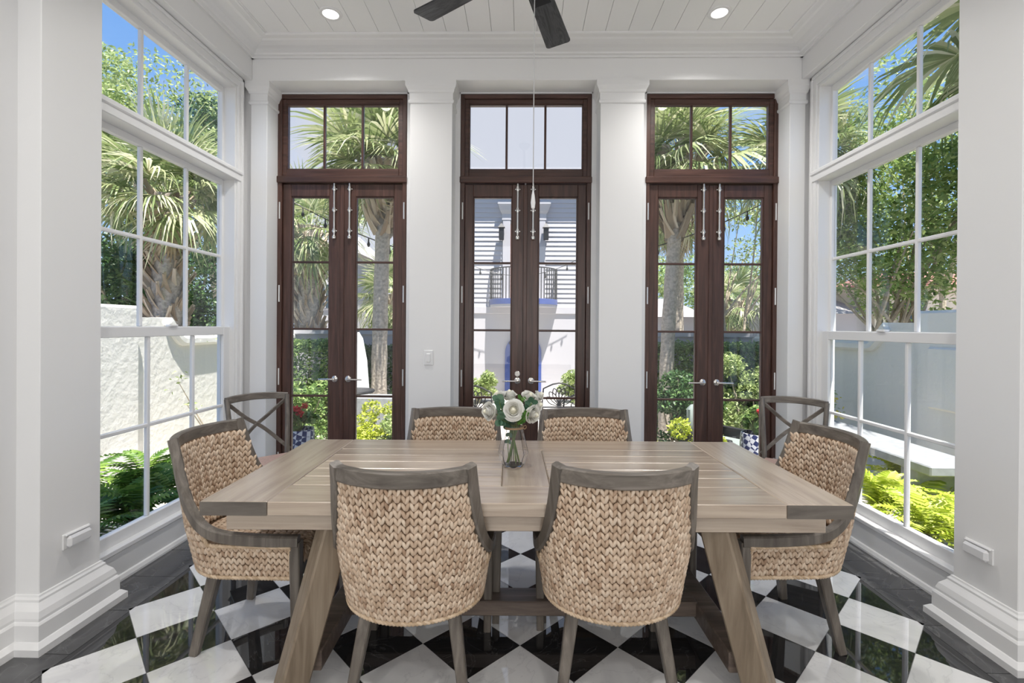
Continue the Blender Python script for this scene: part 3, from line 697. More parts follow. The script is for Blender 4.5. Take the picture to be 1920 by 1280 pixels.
# ---- vase and flowers on the table
VX, VY = -.038, 2.262
vz = thing('glass_vase', 'clear faceted glass vase with twine round its neck on the table', 'vase', (VX, VY, ZT))
g = G(); n = 8
op = [(.046, .0), (.050, .004), (.0705, .060), (.0705, .064), (.043, .178), (.041, .188), (.049, .212)]
ip = [(.0465, .212), (.0385, .188), (.0405, .178), (.0675, .064), (.0675, .060), (.047, .008), (.0, .008)]
g.lathe(op+ip, n, close=True); part('glass_body', g, 'vase_glass', vz)
g = G(); pts = [(.0445*math.cos(q), .0445*math.sin(q), .183+.003*math.sin(q*1)) for q in np.linspace(0, 2*PI, 40)]
g.tube(pts, .0042, 6, False); pts = [(.0455*math.cos(q), .0455*math.sin(q), .178) for q in np.linspace(0, 2*PI, 40)]; g.tube(pts, .0035, 6, False)
g.tube(spline([(.044, -.006, .182), (.056, -.006, .190), (.060, -.004, .180), (.052, -.004, .172), (.044, -.006, .181)], 5), .0022, 6); part('twine', g, 'twine', vz)
def petal_mesh(w, h, curl, cup):
    g = G(); nu, nv_ = 5, 5
    for j in range(nv_):
        v = j/(nv_-1); ww = w*(math.sin(PI*(.18+.68*v))**.7)
        for i in range(nu):
            u = i/(nu-1)*2-1; r = cup*(1-v*.15); a = u*ww/max(.004, r)
            z = h*v-abs(u)**2*h*.10*v; out = curl*max(0, v-.55)**2*4
            g.v.append(((r+out)*math.cos(a), (r+out)*math.sin(a), z))
    for j in range(nv_-1):
        for i in range(nu-1): q = j*nu+i; g.f.append((q, q+1, q+nu+1, q+nu))
    return mesh('petal', g, 'petal', 'all')
PM = [(petal_mesh(.008, .031, .000, .0035), 3, .0, .4), (petal_mesh(.011, .031, .0005, .0065), 3, .0, .3), (petal_mesh(.013, .031, .001, .0100), 4, .0, .2), (petal_mesh(.016, .030, .003, .0138), 5, .0, .1), (petal_mesh(.019, .028, .006, .0178), 5, .0, .0), (petal_mesh(.021, .025, .010, .0218), 6, .0, .0), (petal_mesh(.023, .021, .014, .0255), 6, .0, .0)]
def rose(pos, face, scale, label, bot):
    """bloom at pos looking along face; the stem runs down to bot inside the vase"""
    base = Vector((VX, VY, ZT)); pos = Vector(pos); face = Vector(face).normalized()
    t = thing('white_rose', label, 'flower', base, group='white roses in the vase')
    q = face.to_track_quat('Z', 'Y').to_matrix().to_4x4()
    for li, (me, cnt, dz, _) in enumerate(PM):
        for k in range(cnt):
            o = link('petal', me, t); a = 2*PI*k/cnt+li*.7+random.uniform(-.15, .15)
            o.matrix_local = Matrix.Translation(pos) @ q @ Matrix.Rotation(a, 4, 'Z') @ Matrix.Rotation(random.uniform(-.05, .12)+li*.045, 4, 'Y') @ Matrix.Translation((0, 0, dz-.012)) @ Matrix.Scale(scale*1.10*random.uniform(.93, 1.07), 4)
    g = G().lathe([(.001, -.022), (.012, -.018), (.019, -.010), (.014, .004), (.007, .022), (.003, .027), (.001, .028)], 10); m4 = Matrix.Translation(pos) @ q @ Matrix.Scale(scale, 4)
    g.v = [tuple(m4 @ Vector(v)) for v in g.v]; part('flower_core', g, 'petal_core', t, True)
    b0 = pos-face*.018*scale; mid = Vector((b0.x*.25, b0.y*.25, .19))
    part('stem', G().tube(spline([b0, b0-face*.012+Vector((0, 0, -.012)), mid, bot], 6), .0028, 6), 'stem_green', t, True)
    g = G()
    for k in range(5):
        a = 2*PI*k/5; c_ = m4 @ Vector((.010*math.cos(a), .010*math.sin(a), -.018)); e_ = m4 @ Vector((.030*math.cos(a), .030*math.sin(a), -.004)); s_ = (q @ Vector((-math.sin(a), math.cos(a), 0)))*.006
        mid_ = (c_+e_)/2+(q @ Vector((math.cos(a), math.sin(a), -.6)))*.004; g.add([c_, mid_+s_, e_, mid_-s_], [(0, 1, 2, 3)])
    part('sepal', g, 'stem_green', t)
rose((.0, -.052, .268), (.02, -1, .22), 1.32, 'large open white rose facing the viewer at the front of the bouquet', (.012, .0, .012))
rose((-.112, -.030, .258), (-.80, -.62, .10), 1.22, 'white rose turned to the far left of the bouquet', (.026, .012, .015))
rose((.088, -.040, .250), (.75, -.62, -.15), 1.25, 'white rose hanging low at the right of the bouquet', (-.028, .012, .014))
rose((-.020, .035, .325), (-.10, -.15, 1), 1.0, 'white rose standing up at the back of the bouquet', (.012, -.02, .016))
rose((.072, .015, .318), (.45, -.45, .8), 1.08, 'half open white rose on the upper right of the bouquet', (-.024, -.012, .013))
rose((.122, .020, .326), (.85, -.1, .6), .80, 'small white rosebud at the outer right of the bouquet', (-.030, .0, .014))
rose((-.072, .030, .318), (-.5, -.3, .9), 1.02, 'white rose half hidden behind leaves on the upper left', (.030, -.008, .015))
rose((.112, -.005, .285), (.9, -.5, .25), .95, 'white rose tucked between the right hand blooms', (-.020, .02, .012))
def leaf_g(g, c, d, n, L_, w):
    d = Vector(d).normalized(); n = Vector(n); n = (n-d*n.dot(d)).normalized(); s = d.cross(n); c = Vector(c); o = []
    for t_, k in ((0, .05), (.25, .8), (.55, 1), (.85, .62), (1, .0)): o.append((c+d*(t_*L_)+s*w*k+n*(.18*w*k), c+d*(t_*L_)-n*.02*L_*t_, c+d*(t_*L_)-s*w*k+n*(.18*w*k)))
    vs = [p for r in o for p in r]; fs = []
    for i in range(4):
        for j in range(2): a = i*3+j; fs.append((a, a+1, a+4, a+3))
    g.add(vs, fs); return g
def sprig(pts, label, mat, lw, ll, k0=2, step=2):
    t = thing('eucalyptus_sprig', label, 'foliage', (VX, VY, ZT), group='leafy sprigs in the vase'); pp = spline(pts, 6)
    part('stem', G().tube(pp, .002, 6), 'stem_green', t, True)
    for i in range(k0, len(pp), step):
        T_ = (pp[min(i+1, len(pp)-1)]-pp[i-1]).normalized()
        for q in (-1, 1):
            sd = T_.cross(Vector((0, -1, .3))).normalized()*q; d = sd*.8+T_*.5+Vector((random.uniform(-.3, .3), random.uniform(-.6, .1), random.uniform(-.2, .3)))
            part('leaf', leaf_g(G(), pp[i], d, (random.uniform(-.3, .3), -1, .4), ll*random.uniform(.8, 1.15), lw*random.uniform(.85, 1.1)), mat, t, 'all')
sprig([(.015, 0, .02), (-.01, 0, .17), (-.050, -.02, .25), (-.068, -.035, .315)], 'eucalyptus sprig with round leaves on the upper left of the bouquet', 'eucalyptus', .017, .034, 10)
sprig([(-.01, .01, .02), (.0, .0, .17), (-.040, -.040, .215), (-.055, -.062, .225)], 'eucalyptus sprig with dark leaves low on the left of the bouquet', 'eucalyptus', .019, .040, 8)
sprig([(.0, .01, .02), (.005, 0, .18), (.05, -.025, .245), (.085, -.03, .300)], 'eucalyptus sprig reaching to the right of the bouquet', 'eucalyptus', .015, .032, 10)
sprig([(.01, -.01, .02), (.0, -.005, .18), (.040, -.050, .22), (.060, -.062, .255)], 'bright green leafy sprig in the middle right of the bouquet', 'bright_sprig', .008, .020, 9, 1)
sprig([(.01, .01, .02), (.0, .01, .18), (.02, .02, .26), (.035, -.01, .322)], 'thin green sprig rising between the roses', 'bright_sprig', .009, .026, 11)
sprig([(-.02, -.008, .03), (-.025, -.012, .10), (-.018, -.010, .15), (-.01, -.005, .20)], 'eucalyptus leaves showing through the glass of the vase', 'eucalyptus', .013, .020, 7, 4)

# ---- ceiling fan
FZ = 3.10
fan = thing('ceiling_fan', 'dark ceiling fan with black grained wooden blades', 'fan', (.009, 2.247, CEIL))
part('canopy', G().lathe([(.0, -.055), (.035, -.055), (.065, -.02), (.07, -.002)], 24), 'fan_metal', fan, True)
part('downrod', G().tube([(0, 0, -.05), (0, 0, -.30)], .013, 12), 'fan_metal', fan, True)
part('motor', G().lathe([(.0, -.54), (.04, -.535), (.085, -.50), (.115, -.46), (.12, -.40), (.11, -.34), (.05, -.30), (.02, -.28)], 32), 'fan_metal', fan, True)
gb = G(); nL = 14; Wd = .148
out = []
for k in range(nL):
    x = .22+(.69-.22)*k/(nL-1); w = Wd*(.80+.20*(k/(nL-1)))/2
    out.append((x, w))
rc = [(.69-.0, .0)]
top = [(x, w) for x, w in out[:-1]]; tip = [(.69-.03+.03*math.sin(q)+.008*math.cos(q), (Wd/2-.03)+.03*math.cos(q)) for q in np.linspace(0, PI/2, 6)]
prof = top+tip; poly = prof+[(x, -w) for x, w in reversed(prof)]
gb.prism(poly, -.004, .004); bmesh_blade = mesh('blade', gb, 'fan_blade')
gi = G().beam((.09, 0, -.012), (.30, 0, -.008), .05, .007, (0, 1, 0), .09, .006); me_i = mesh('blade_iron', gi, 'fan_metal')
for k in range(5):
    a = math.radians(73.5+72*k); ps = -.16
    bl = link('blade', bmesh_blade, fan, (0, 0, FZ-CEIL), (ps, 0, a)); link('blade_iron', me_i, bl)
g = G().tube([(.036, -.02, -.53), (.036, -.02, -1.52)], .0022, 6); pc = part('pull_chain', g, 'chain', fan)
part('pull_fob', G().lathe([(.002, -1.60), (.008, -1.595), (.011, -1.57), (.007, -1.535), (.003, -1.515)], 12, (.036, -.02, 0)), 'plastic_white', pc, True)

# ---- recessed lamps
def can(x, y, label):
    t = thing('recessed_light', label, 'light', (x, y, CEIL), group='recessed ceiling lights')
    part('trim_ring', G().lathe([(.052, -.001), (.054, -.008), (.066, -.010), (.074, -.006), (.076, .001), (.052, .001)], 32, close=False), 'plastic_white', t, True)
    part('lens', G().lathe([(.0005, -.005), (.053, -.005), (.053, .0), (.0005, .0)], 32), 'lamp_lens', t)
    l = bpy.data.lights.new('recessed_lamp', 'SPOT'); l.energy = 66; l.spot_size = math.radians(140); l.spot_blend = 1; l.shadow_soft_size = .05; l.color = (1, .97, .93)
    lo = bpy.data.objects.new('recessed_lamp', l); C.objects.link(lo); lo.parent = t; lo.location = (0, 0, -.02)
for x_ in (-1.33, 1.33):  # four unseen cans added to brighten table and floor from above
    for y_, w_ in ((1.2, 'above the near'), (-.9, 'behind the viewpoint on the')): can(x_, y_, f'unseen round recessed ceiling light added {w_} {"left" if x_ < 0 else "right"} side')
can(-1.332, 3.303, 'lit round recessed ceiling light on the left'); can(1.320, 3.311, 'lit round recessed ceiling light on the right')

# ---- switch and outlets
t = thing('light_switch', 'white rocker light switch on the pilaster beside the left doors', 'switch', (-.728, 3.75, 1.163))
part('plate', G().box(-.036, .036, -.007, .0, -.058, .058, .003), 'plastic_white', t); part('rocker', G().box(-.016, .016, -.012, -.006, -.034, .034, .003), 'plastic_white', t)
for s, nm in ((-1, 'left'), (1, 'right')):
    xw = -2.106 if s < 0 else 2.096
    t = thing('wall_outlet', f'horizontal outlet with a clear weather cover low on the {nm} pilaster', 'outlet', (xw, 2.245, .402), group='covered outlets')
    part('plate', G().box(0, -s*.008, -.070, .070, -.036, .036, .003), 'plastic_white', t)
    part('cover', G().box(-s*.006, -s*.032, -.060, .060, -.028, .024, .010), 'clear_cover', t)
    part('hinge_strip', G().box(-s*.006, -s*.018, -.062, .062, .026, .033, .002), 'clear_cover', t)

# ================================================================== THE GARDEN
GZ = -.55
gr = struct('ground', G().box(-30, 30, 4.14, 60, GZ-.2, GZ), 'paving', 'pale paved courtyard ground behind the doors', 'ground')
struct('planting_bed', G().box(-30, -2.43, -6, 4.14, GZ-.2, GZ).box(2.43, 30, -6, 4.14, GZ-.2, GZ), 'soil', 'dark soil beds beside the room', 'ground')
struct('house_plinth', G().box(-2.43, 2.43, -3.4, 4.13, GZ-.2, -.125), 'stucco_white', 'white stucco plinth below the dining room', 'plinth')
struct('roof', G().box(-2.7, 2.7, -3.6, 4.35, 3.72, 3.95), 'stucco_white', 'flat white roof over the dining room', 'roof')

def rand_unit(n):
    v = rng.normal(size=(n, 3)); return v/np.linalg.norm(v, axis=1, keepdims=True)
def leaf_cloud(name, C_, size, mat, parent, aspect=.42, up=.25, jit=.3):
    """one leaf quad, folded on its midrib, per point of C_"""
    n = len(C_); d = rand_unit(n); d[:, 2] = d[:, 2]*.7+up*0; d /= np.linalg.norm(d, axis=1, keepdims=True)
    r = rand_unit(n); r[:, 2] += .9; s = np.cross(d, r); s /= np.linalg.norm(s, axis=1, keepdims=True)+1e-9; nn = np.cross(s, d)
    L_ = (size*(1+jit*rng.uniform(-1, 1, n)))[:, None]; w = L_*aspect
    V = np.stack([C_-d*L_*.5, C_+s*w*.5+nn*L_*.10, C_+d*L_*.5, C_-s*w*.5+nn*L_*.10], 1).reshape(-1, 3)
    o = link(name, np_mesh(name, V, np.arange(n*4).reshape(-1, 4), mat), parent); o['kind'] = 'stuff'; return o
def blob_pts(blobs, n, shell=.55):
    """points in ellipsoids, denser towards their skins; blobs = (centre, radii)"""
    vol = np.array([r[0]*r[1]*r[2] for _, r in blobs])**.67; vol /= vol.sum(); out = []
    for (c, r), f in zip(blobs, vol):
        k = max(4, int(n*f)); q = rand_unit(k)*(rng.uniform(0, 1, (k, 1))**(1/3*(1-shell)+.0)); q *= 1+rng.normal(0, .10, (k, 1)); out.append(np.array(c)+q*np.array(r))
    return np.concatenate(out)
def clumps(c, r, n, rr):
    """n smaller balls filling an ellipsoid"""
    q = rand_unit(n)*(rng.uniform(.15, 1, (n, 1))**.5); return [(np.array(c)+v*np.array(r), (rr*random.uniform(.7, 1.25),)*2+(rr*random.uniform(.55, .9),)) for v in q]
def branchy(g, base, tips, r0, n=6, wob=.12):
    for t_ in tips:
        a, b_ = Vector(base), Vector(t_); mid = a.lerp(b_, .5)+Vector((random.uniform(-wob, wob), random.uniform(-wob, wob), random.uniform(0, wob)))
        pp = spline([a, mid, b_], 5); g.tube(pp, [r0*(1-.78*i/(len(pp)-1)) for i in range(len(pp))], n)
    return g
def tree(label, base, trunk_h, crown_c, crown_r, nclump, rr, nleaf, lsize, mat, r0=.09, name='garden_tree', stems=1, group='trees beyond the garden walls', cat='tree'):
    bx = Vector(base); t = thing(name, label, cat, base, group=group); g = G(); cl = clumps(np.array(crown_c)-np.array(base), crown_r, nclump, rr)
    for k in range(stems):
        off = Vector((random.uniform(-.12, .12), random.uniform(-.12, .12), 0))*(stems > 1); fork = Vector((random.uniform(-.35, .35)*(stems > 1), random.uniform(-.3, .3)*(stems > 1), trunk_h))
        g.tube(spline([off, off.lerp(fork, .5)+Vector((random.uniform(-.06, .06), 0, 0)), fork], 4), [r0*(1-.06*i) for i in range(9)], 8)
        branchy(g, fork, [tuple(c) for c, _ in cl[k::stems]][:(9 if stems == 1 else 4)], r0*.55)
    part('trunk', g, 'bark', t, True); leaf_cloud('foliage', blob_pts(cl, nleaf), lsize, mat, t); return t
def bush(label, c, r, nclump, rr, nleaf, lsize, mat, name='shrub', group='garden shrubs'):
    base = (c[0], c[1], c[2]-r[2]); t = thing(name, label, 'shrub', base, group=group); g = G(); cl = clumps((0, 0, r[2]), r, nclump, rr)
    branchy(g, (0, 0, -.02), [tuple(c_) for c_, _ in cl[:10]], .022, 5, .05); part('stems', g, 'bark', t, True); leaf_cloud('foliage', blob_pts(cl, nleaf), lsize, mat, t); return t
def hedge(label, x0, x1, y0, y1, z1, n, lsize, mat):
    cx, cy = (x0+x1)/2, (y0+y1)/2; t = thing('clipped_hedge', label, 'hedge', (cx, cy, GZ), group='clipped hedges'); H_ = z1-GZ
    A = (x1-x0, y1-y0, H_); q = rng.uniform(-.5, .5, (n, 3)); f = rng.integers(0, 4, n)
    q[f == 0, 2] = .5; q[f == 1, 1] = -.5; q[f == 2, 0] = np.sign(q[f == 2, 0])*.5
    q = q*np.array(A)+rng.normal(0, .045, (n, 3)); q[:, 2] += H_/2
    leaf_cloud('foliage', q, lsize, mat, t); g = G()
    for k in range(int((x1-x0)/.3)+1): branchy(g, (x0-cx+.1+k*.3, 0, 0), [(x0-cx+.1+k*.3+random.uniform(-.2, .2), random.uniform(-.25, .25), H_*random.uniform(.6, .95)) for _ in range(4)], .02, 5)
    part('stems', g, 'bark', t, True)

# ---- fan palms
def frond_mesh(seed, mat='palm_green', n=36, pet=.55, fan=.66, droop=.55, spread=122):
    r = random.Random(seed); g = G(); nseg = 4
    pp = [(pet*k/4, 0, -.06*(k/4)**2) for k in range(5)]
    for i in range(4): g.add([(pp[i][0], -.011+.002*i, pp[i][2]), (pp[i][0], .011-.002*i, pp[i][2]), (pp[i+1][0], .011-.002*(i+1), pp[i+1][2]), (pp[i+1][0], -.011+.002*(i+1), pp[i+1][2])], [(0, 1, 2, 3)])
    hub = Vector((pet, 0, -.06))
    for k in range(n):
        a = math.radians(-spread+2*spread*k/(n-1)+r.uniform(-3, 3)); L_ = fan*(1-.28*abs(a)/2.1)*r.uniform(.9, 1.08); w0 = .0155; dr = droop*r.uniform(.6, 1.4)
        sl = .30*abs(math.sin(a)); d = Vector((math.cos(a), math.sin(a), 0)); sd = Vector((-math.sin(a), math.cos(a), 0)); hub_k = hub-Vector((.12*abs(a)/2, 0, 0)); prev = None; vs = []
        for i in range(nseg+1):
            v = i/nseg; p = hub_k+d*(L_*v*(1-.12*dr*v*v))+Vector((0, 0, sl*L_*v*.5-dr*L_*v**2.6)); w = w0*(.35+1.3*v if v < .5 else 1.0*(1-v)*2)*.95+.0012
            vs += [p-sd*w, p+sd*w+Vector((0, 0, w*.7))]
        g.add(vs, [(2*i, 2*i+1, 2*i+3, 2*i+2) for i in range(nseg)])
    return mesh('frond', g, mat)
FM = [frond_mesh(k, droop=.25+.13*k) for k in range(4)]
DM = [frond_mesh(40+k, 'palm_dry', 18, .45, .55, 1.0, 80) for k in range(2)]
gb2 = G()
for i in range(5):
    t_ = i/4; w = .040*(1-.45*t_); z = .05*t_**2; gb2.v += [(.30*t_, -w, z), (.30*t_, w, z), (.30*t_, w*.7, z-.018), (.30*t_, -w*.7, z-.018)]
for i in range(4):
    for j in range(4): a = i*4+j; c_ = i*4+(j+1) % 4; gb2.f.append((a, c_, c_+4, a+4))
gb2.f += [(3, 2, 1, 0), (16, 17, 18, 19)]
BOOT = mesh('leaf_base', gb2, 'palm_boot')
def palm(label, base, crown_z, r, boots_from, size=1.0, nf=34, dry=3, lean=(0, 0), boot=1.0, emin=-52, az0=None):
    H_ = crown_z-base[2]; t = thing('fan_palm', label, 'palm', base, group='fan palms in the garden'); g = G(); n = 14
    def ax(z): q = z/H_; return Vector((lean[0]*q*q, lean[1]*q*q, z))
    g.tube([ax(H_*k/n) for k in range(n+1)], [r*(1.12-.20*k/n)*(1+.04*(-1)**k) for k in range(n+1)], 14); part('trunk', g, 'palm_trunk', t, True)
    top = ax(H_)
    k = 0; z = boots_from-base[2]
    while z < H_-.02 and k < 165:
        a = k*2.39996; p = ax(z)+Vector((math.cos(a), math.sin(a), 0))*r*.80; fr = (z-(boots_from-base[2]))/max(.1, H_-(boots_from-base[2])); p += Vector((math.cos(a), math.sin(a), 0))*(r*.8*fr if r < .13 else 0)
        link('leaf_base', BOOT, t, p, (random.uniform(-.2, .2)+.45*(-1)**k, -math.radians(random.uniform(46, 60)-10*fr), a+.75*(-1)**k+random.uniform(-.15, .15)), (boot*random.uniform(.85, 1.2),)*3)
        z += .019/boot*.9*(1.0 if r > .2 else 1.25); k += 1
    for k in range(nf):
        f = k/(nf-1); el = 86-(86-emin)*f**.85+random.uniform(-7, 7); a = k*2.39996+random.uniform(-.2, .2) if az0 is None else az0+random.uniform(-1.2, 1.2)
        link('frond', FM[min(3, int(f*3+random.uniform(0, .99)))], t, top+Vector((math.cos(a), math.sin(a), 0))*r*.5+Vector((0, 0, .12-.30*f)), (random.uniform(-.35, .35), -math.radians(el), a), size*random.uniform(.88, 1.12))
    for k in range(dry):
        a = random.uniform(0, 6.28); link('frond', DM[k % 2], t, top+Vector((math.cos(a), math.sin(a), 0))*r*.8-Vector((0, 0, .25)), (random.uniform(-.3, .3), math.radians(random.uniform(66, 82)), a), size*random.uniform(.8, 1.0))
    return t
palm('tall fan palm with a smooth trunk standing behind the left door', (-2.50, 8.4, GZ), 4.30, .125, 2.95, 1.30, 44, 1, (.10, 0), 1.55, -22)
palm('fan palm with a rough booted trunk over the wall behind the left door', (-4.62, 10.4, GZ), 3.55, .235, .6, 1.15, 32, 4, boot=1.0)
palm('tall fan palm with a smooth trunk standing behind the right door', (2.45, 8.3, GZ), 4.25, .112, 2.90, 1.30, 44, 1, (.25, 0), 1.6, -22)
palm('fan palm with a skirt of dry fronds behind the right door', (3.55, 11.2, GZ), 4.2, .15, 3.2, 1.1, 26, 12, boot=1.2)
palm('small distant fan palm behind the right garden wall', (5.85, 13.4, GZ), 2.15, .14, 1.2, .95, 24, 2)
palm('thick fan palm with criss cross boots outside the left window', (-5.55, 7.45, GZ), 3.42, .215, .7, 1.10, 46, 2, boot=1.05, emin=-28)
palm('fan palm with drooping fronds high outside the right window', (5.55, 5.05, GZ), 4.75, .16, 3.9, 1.45, 36, 2)
palm('fan palm seen at the far edge of the right window', (4.55, 7.9, GZ), 4.15, .16, 3.2, 1.15, 30, 2)
palm('low fan palm behind the wall beyond the left door trunk', (-3.35, 12.2, GZ), 2.2, .15, 1.2, 1.1, 24, 3)

# ---- trees and shrubs
tree('pale green broadleaf tree rising high behind the left wall', (-9.6, 12.0, GZ), 2.6, (-9.7, 12.0, 6.1), (2.9, 2.2, 1.9), 60, .74, 30000, .115, 'leaf_light', .16)
tree('blue green pine like tree at the far edge of the left window', (-9.6, 15.0, GZ), 2.4, (-9.5, 15.0, 6.2), (1.6, 1.6, 2.4), 30, .62, 11000, .13, 'leaf_pine', .14)
tree('dark broadleaf tree behind the wall at the near side of the left window', (-7.1, 8.3, GZ), 1.2, (-7.1, 8.3, 1.9), (.9, 1.2, 1.4), 26, .50, 11000, .11, 'leaf_deep', .08)
tree('dark broadleaf tree behind the wall at the far side of the left window', (-7.0, 10.3, GZ), 1.2, (-7.0, 10.3, 1.8), (.9, 1.3, 1.6), 26, .50, 11000, .11, 'leaf_deep', .08)
tree('crape myrtle with several pale trunks outside the right window', (5.75, 7.5, GZ), 1.9, (5.85, 7.5, 3.2), (1.5, 1.6, 1.6), 60, .42, 16000, .095, 'leaf_crape', .05, 'crape_myrtle', 5)
tree('second crape myrtle nearer in the right window', (6.5, 5.9, GZ), 1.8, (6.5, 5.9, 3.5), (1.2, 1.3, 1.6), 44, .42, 11000, .095, 'leaf_crape', .05, 'crape_myrtle', 3)
tree('sunlit yellow green tree high behind the right window', (8.2, 9.6, GZ), 2.6, (8.2, 9.6, 5.3), (2.0, 2.0, 1.5), 30, .5, 6500, .11, 'leaf_light', .10)
tree('thin branching tree with yellow green leaves behind the right door', (4.35, 9.9, GZ), 2.2, (4.75, 9.9, 3.4), (1.0, .8, 1.3), 26, .32, 2600, .09, 'leaf_light', .05, stems=2)
tree('broad green tree far behind the right garden wall', (8.4, 19.0, GZ), 1.6, (8.2, 19.0, 2.2), (2.8, 1.6, 2.2), 36, .7, 9000, .17, 'leaf_mid', .14)
tree('pale green tree far behind the right door palms', (5.2, 21.5, GZ), 1.8, (5.2, 21.5, 3.0), (1.8, 1.5, 2.0), 28, .65, 6500, .17, 'leaf_light', .13)
tree('green tree far behind the left door palms', (-5.0, 19.5, GZ), 1.6, (-5.2, 19.5, 2.6), (2.0, 1.5, 2.4), 34, .65, 9000, .17, 'leaf_mid', .13)
tree('yellow green tree behind the palms at the left door', (-6.6, 14.0, GZ), 2.0, (-6.4, 14.0, 4.3), (1.7, 1.5, 1.5), 28, .55, 6000, .13, 'leaf_light', .10)
hedge('clipped green hedge before the wall behind the left door', -4.35, -3.05, 8.55, 9.2, 1.04, 9000, .085, 'leaf_mid')
hedge('dark hedge behind the smooth palm trunk at the left door', -2.95, -1.95, 8.85, 9.3, .95, 5000, .085, 'leaf_deep')
hedge('clipped green hedge before the wall behind the right door', 2.2, 4.25, 8.45, 9.2, 1.06, 15000, .085, 'leaf_mid')
bush('loose green shrub below the hedge behind the left door', (-3.35, 7.2, .05), (.65, .5, .62), 16, .24, 4500, .075, 'leaf_mid')
bush('lime green shrub close behind the left door', (-1.98, 6.6, -.02), (.42, .5, .36), 14, .16, 4200, .055, 'leaf_yellow')
bush('glossy green shrub beside the lime shrub behind the left door', (-1.62, 6.25, -.10), (.32, .4, .32), 12, .14, 3200, .06, 'leaf_light')
bush('low lime ground cover close behind the left door', (-1.85, 5.55, -.18), (.75, .4, .30), 16, .15, 4200, .05, 'leaf_yellow')
bush('lime green shrub close behind the right door', (1.95, 5.9, -.10), (.55, .5, .36), 16, .16, 5000, .055, 'leaf_yellow')
bush('dark loose shrub under the hedge behind the right door', (2.35, 7.3, .08), (.6, .45, .58), 14, .22, 4200, .075, 'leaf_deep')
bush('yellow green shrub under the hedge behind the right door', (3.5, 7.6, .25), (.7, .45, .70), 16, .24, 4500, .07, 'leaf_light')
bush('bright green shrub against the pale house, left of its door', (-1.12, 12.4, -.10), (.42, .35, .42), 12, .18, 3000, .08, 'leaf_light')
bush('bright green shrub against the pale house, right of its door', (1.45, 12.6, -.15), (.42, .35, .40), 12, .18, 3000, .08, 'leaf_light')

# ---- courtyard walls with swooping caps
def yard_wall(nm, s, X0, label):
    t = thing(nm, label, 'wall', (s*X0, 6, GZ), group='stucco garden walls'); H0 = -GZ
    o = lambda x: s*(X0+x)-s*X0
    # profile along y: high pier, high run, swoop, low run
    ys = [4.2, 5.60, 5.601, 6.16]+[6.16+.30*k/8 for k in range(1, 9)]+[9.6]
    zs = [1.49, 1.49, 1.49, 1.49]+[1.49-.26*math.sin(PI/2*k/8)**1.3 for k in range(1, 9)]+[1.23]
    g = G(); prof = list(zip(ys, zs)); k = len(prof)
    for x in (o(0), o(.24)): g.v += [(x, y-6, 0) for y, z in prof]+[(x, y-6, z+H0) for y, z in prof]
    for i in range(k-1):
        g.f += [(i, i+1, k+i+1, k+i), (2*k+i, 3*k+i, 3*k+i+1, 2*k+i+1), (k+i, k+i+1, 3*k+i+1, 3*k+i)]
    g.f += [(0, k, 3*k, 2*k), (k-1, 3*k-1, 4*k-1, 2*k-1)]
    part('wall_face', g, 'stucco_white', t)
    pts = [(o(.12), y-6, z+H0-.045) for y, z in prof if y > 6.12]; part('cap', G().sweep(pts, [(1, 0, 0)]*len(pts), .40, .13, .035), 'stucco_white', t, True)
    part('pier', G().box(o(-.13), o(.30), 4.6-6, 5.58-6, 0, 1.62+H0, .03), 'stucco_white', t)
    return t
yard_wall('garden_wall', -1, 4.6, 'white stucco garden wall with a swooping cap outside the left window')
yard_wall('garden_wall', 1, 4.6, 'white stucco garden wall with a swooping cap outside the right window')
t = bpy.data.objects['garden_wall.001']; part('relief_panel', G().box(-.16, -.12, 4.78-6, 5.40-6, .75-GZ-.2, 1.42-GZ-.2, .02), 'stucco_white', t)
def back_wall(x0, x1, y, label):
    cx = (x0+x1)/2; t = thing('garden_wall', label, 'wall', (cx, y, GZ), group='stucco garden walls'); h = (x1-x0)/2
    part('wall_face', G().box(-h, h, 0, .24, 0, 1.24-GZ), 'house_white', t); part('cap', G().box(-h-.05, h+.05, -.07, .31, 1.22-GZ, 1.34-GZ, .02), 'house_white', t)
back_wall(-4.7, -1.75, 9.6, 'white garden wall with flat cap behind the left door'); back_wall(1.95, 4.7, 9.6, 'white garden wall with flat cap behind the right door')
tag(part('stone_ledge', G().box(-2.75, -1.35, 7.5, 7.95, GZ, .28, .01), 'stone_grey', None), 'low grey stone ledge at the foot of the smooth palm by the left door', 'ledge')
tag(part('garden_bench', G().box(3.25, 3.75, 3.9, 6.2, .24, .32, .01).box(3.32, 3.68, 4.1, 4.3, GZ, .24, .01).box(3.32, 3.68, 5.7, 5.9, GZ, .24, .01), 'stone_grey', None), 'pale stone bench slab outside the right window', 'bench')

# ---- the pale house opposite
HYF = 13.9
hs = thing('house', 'pale clapboard house with blue balcony and arched blue door, opposite', 'house', (0, HYF, GZ)); HZ = -GZ
XL, XR = -1.95, 1.64
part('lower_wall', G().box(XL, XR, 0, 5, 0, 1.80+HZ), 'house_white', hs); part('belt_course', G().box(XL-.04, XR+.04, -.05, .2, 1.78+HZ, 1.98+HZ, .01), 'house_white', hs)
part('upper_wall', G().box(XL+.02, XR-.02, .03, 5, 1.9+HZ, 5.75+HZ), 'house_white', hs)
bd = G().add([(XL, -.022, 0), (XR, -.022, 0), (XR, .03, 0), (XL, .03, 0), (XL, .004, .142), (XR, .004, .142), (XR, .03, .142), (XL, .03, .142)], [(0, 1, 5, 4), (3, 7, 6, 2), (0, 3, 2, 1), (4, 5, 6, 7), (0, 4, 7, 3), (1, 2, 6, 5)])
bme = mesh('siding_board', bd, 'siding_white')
for k in range(27): link('siding_board', bme, hs, (0, 0, 1.98+HZ+k*.135))
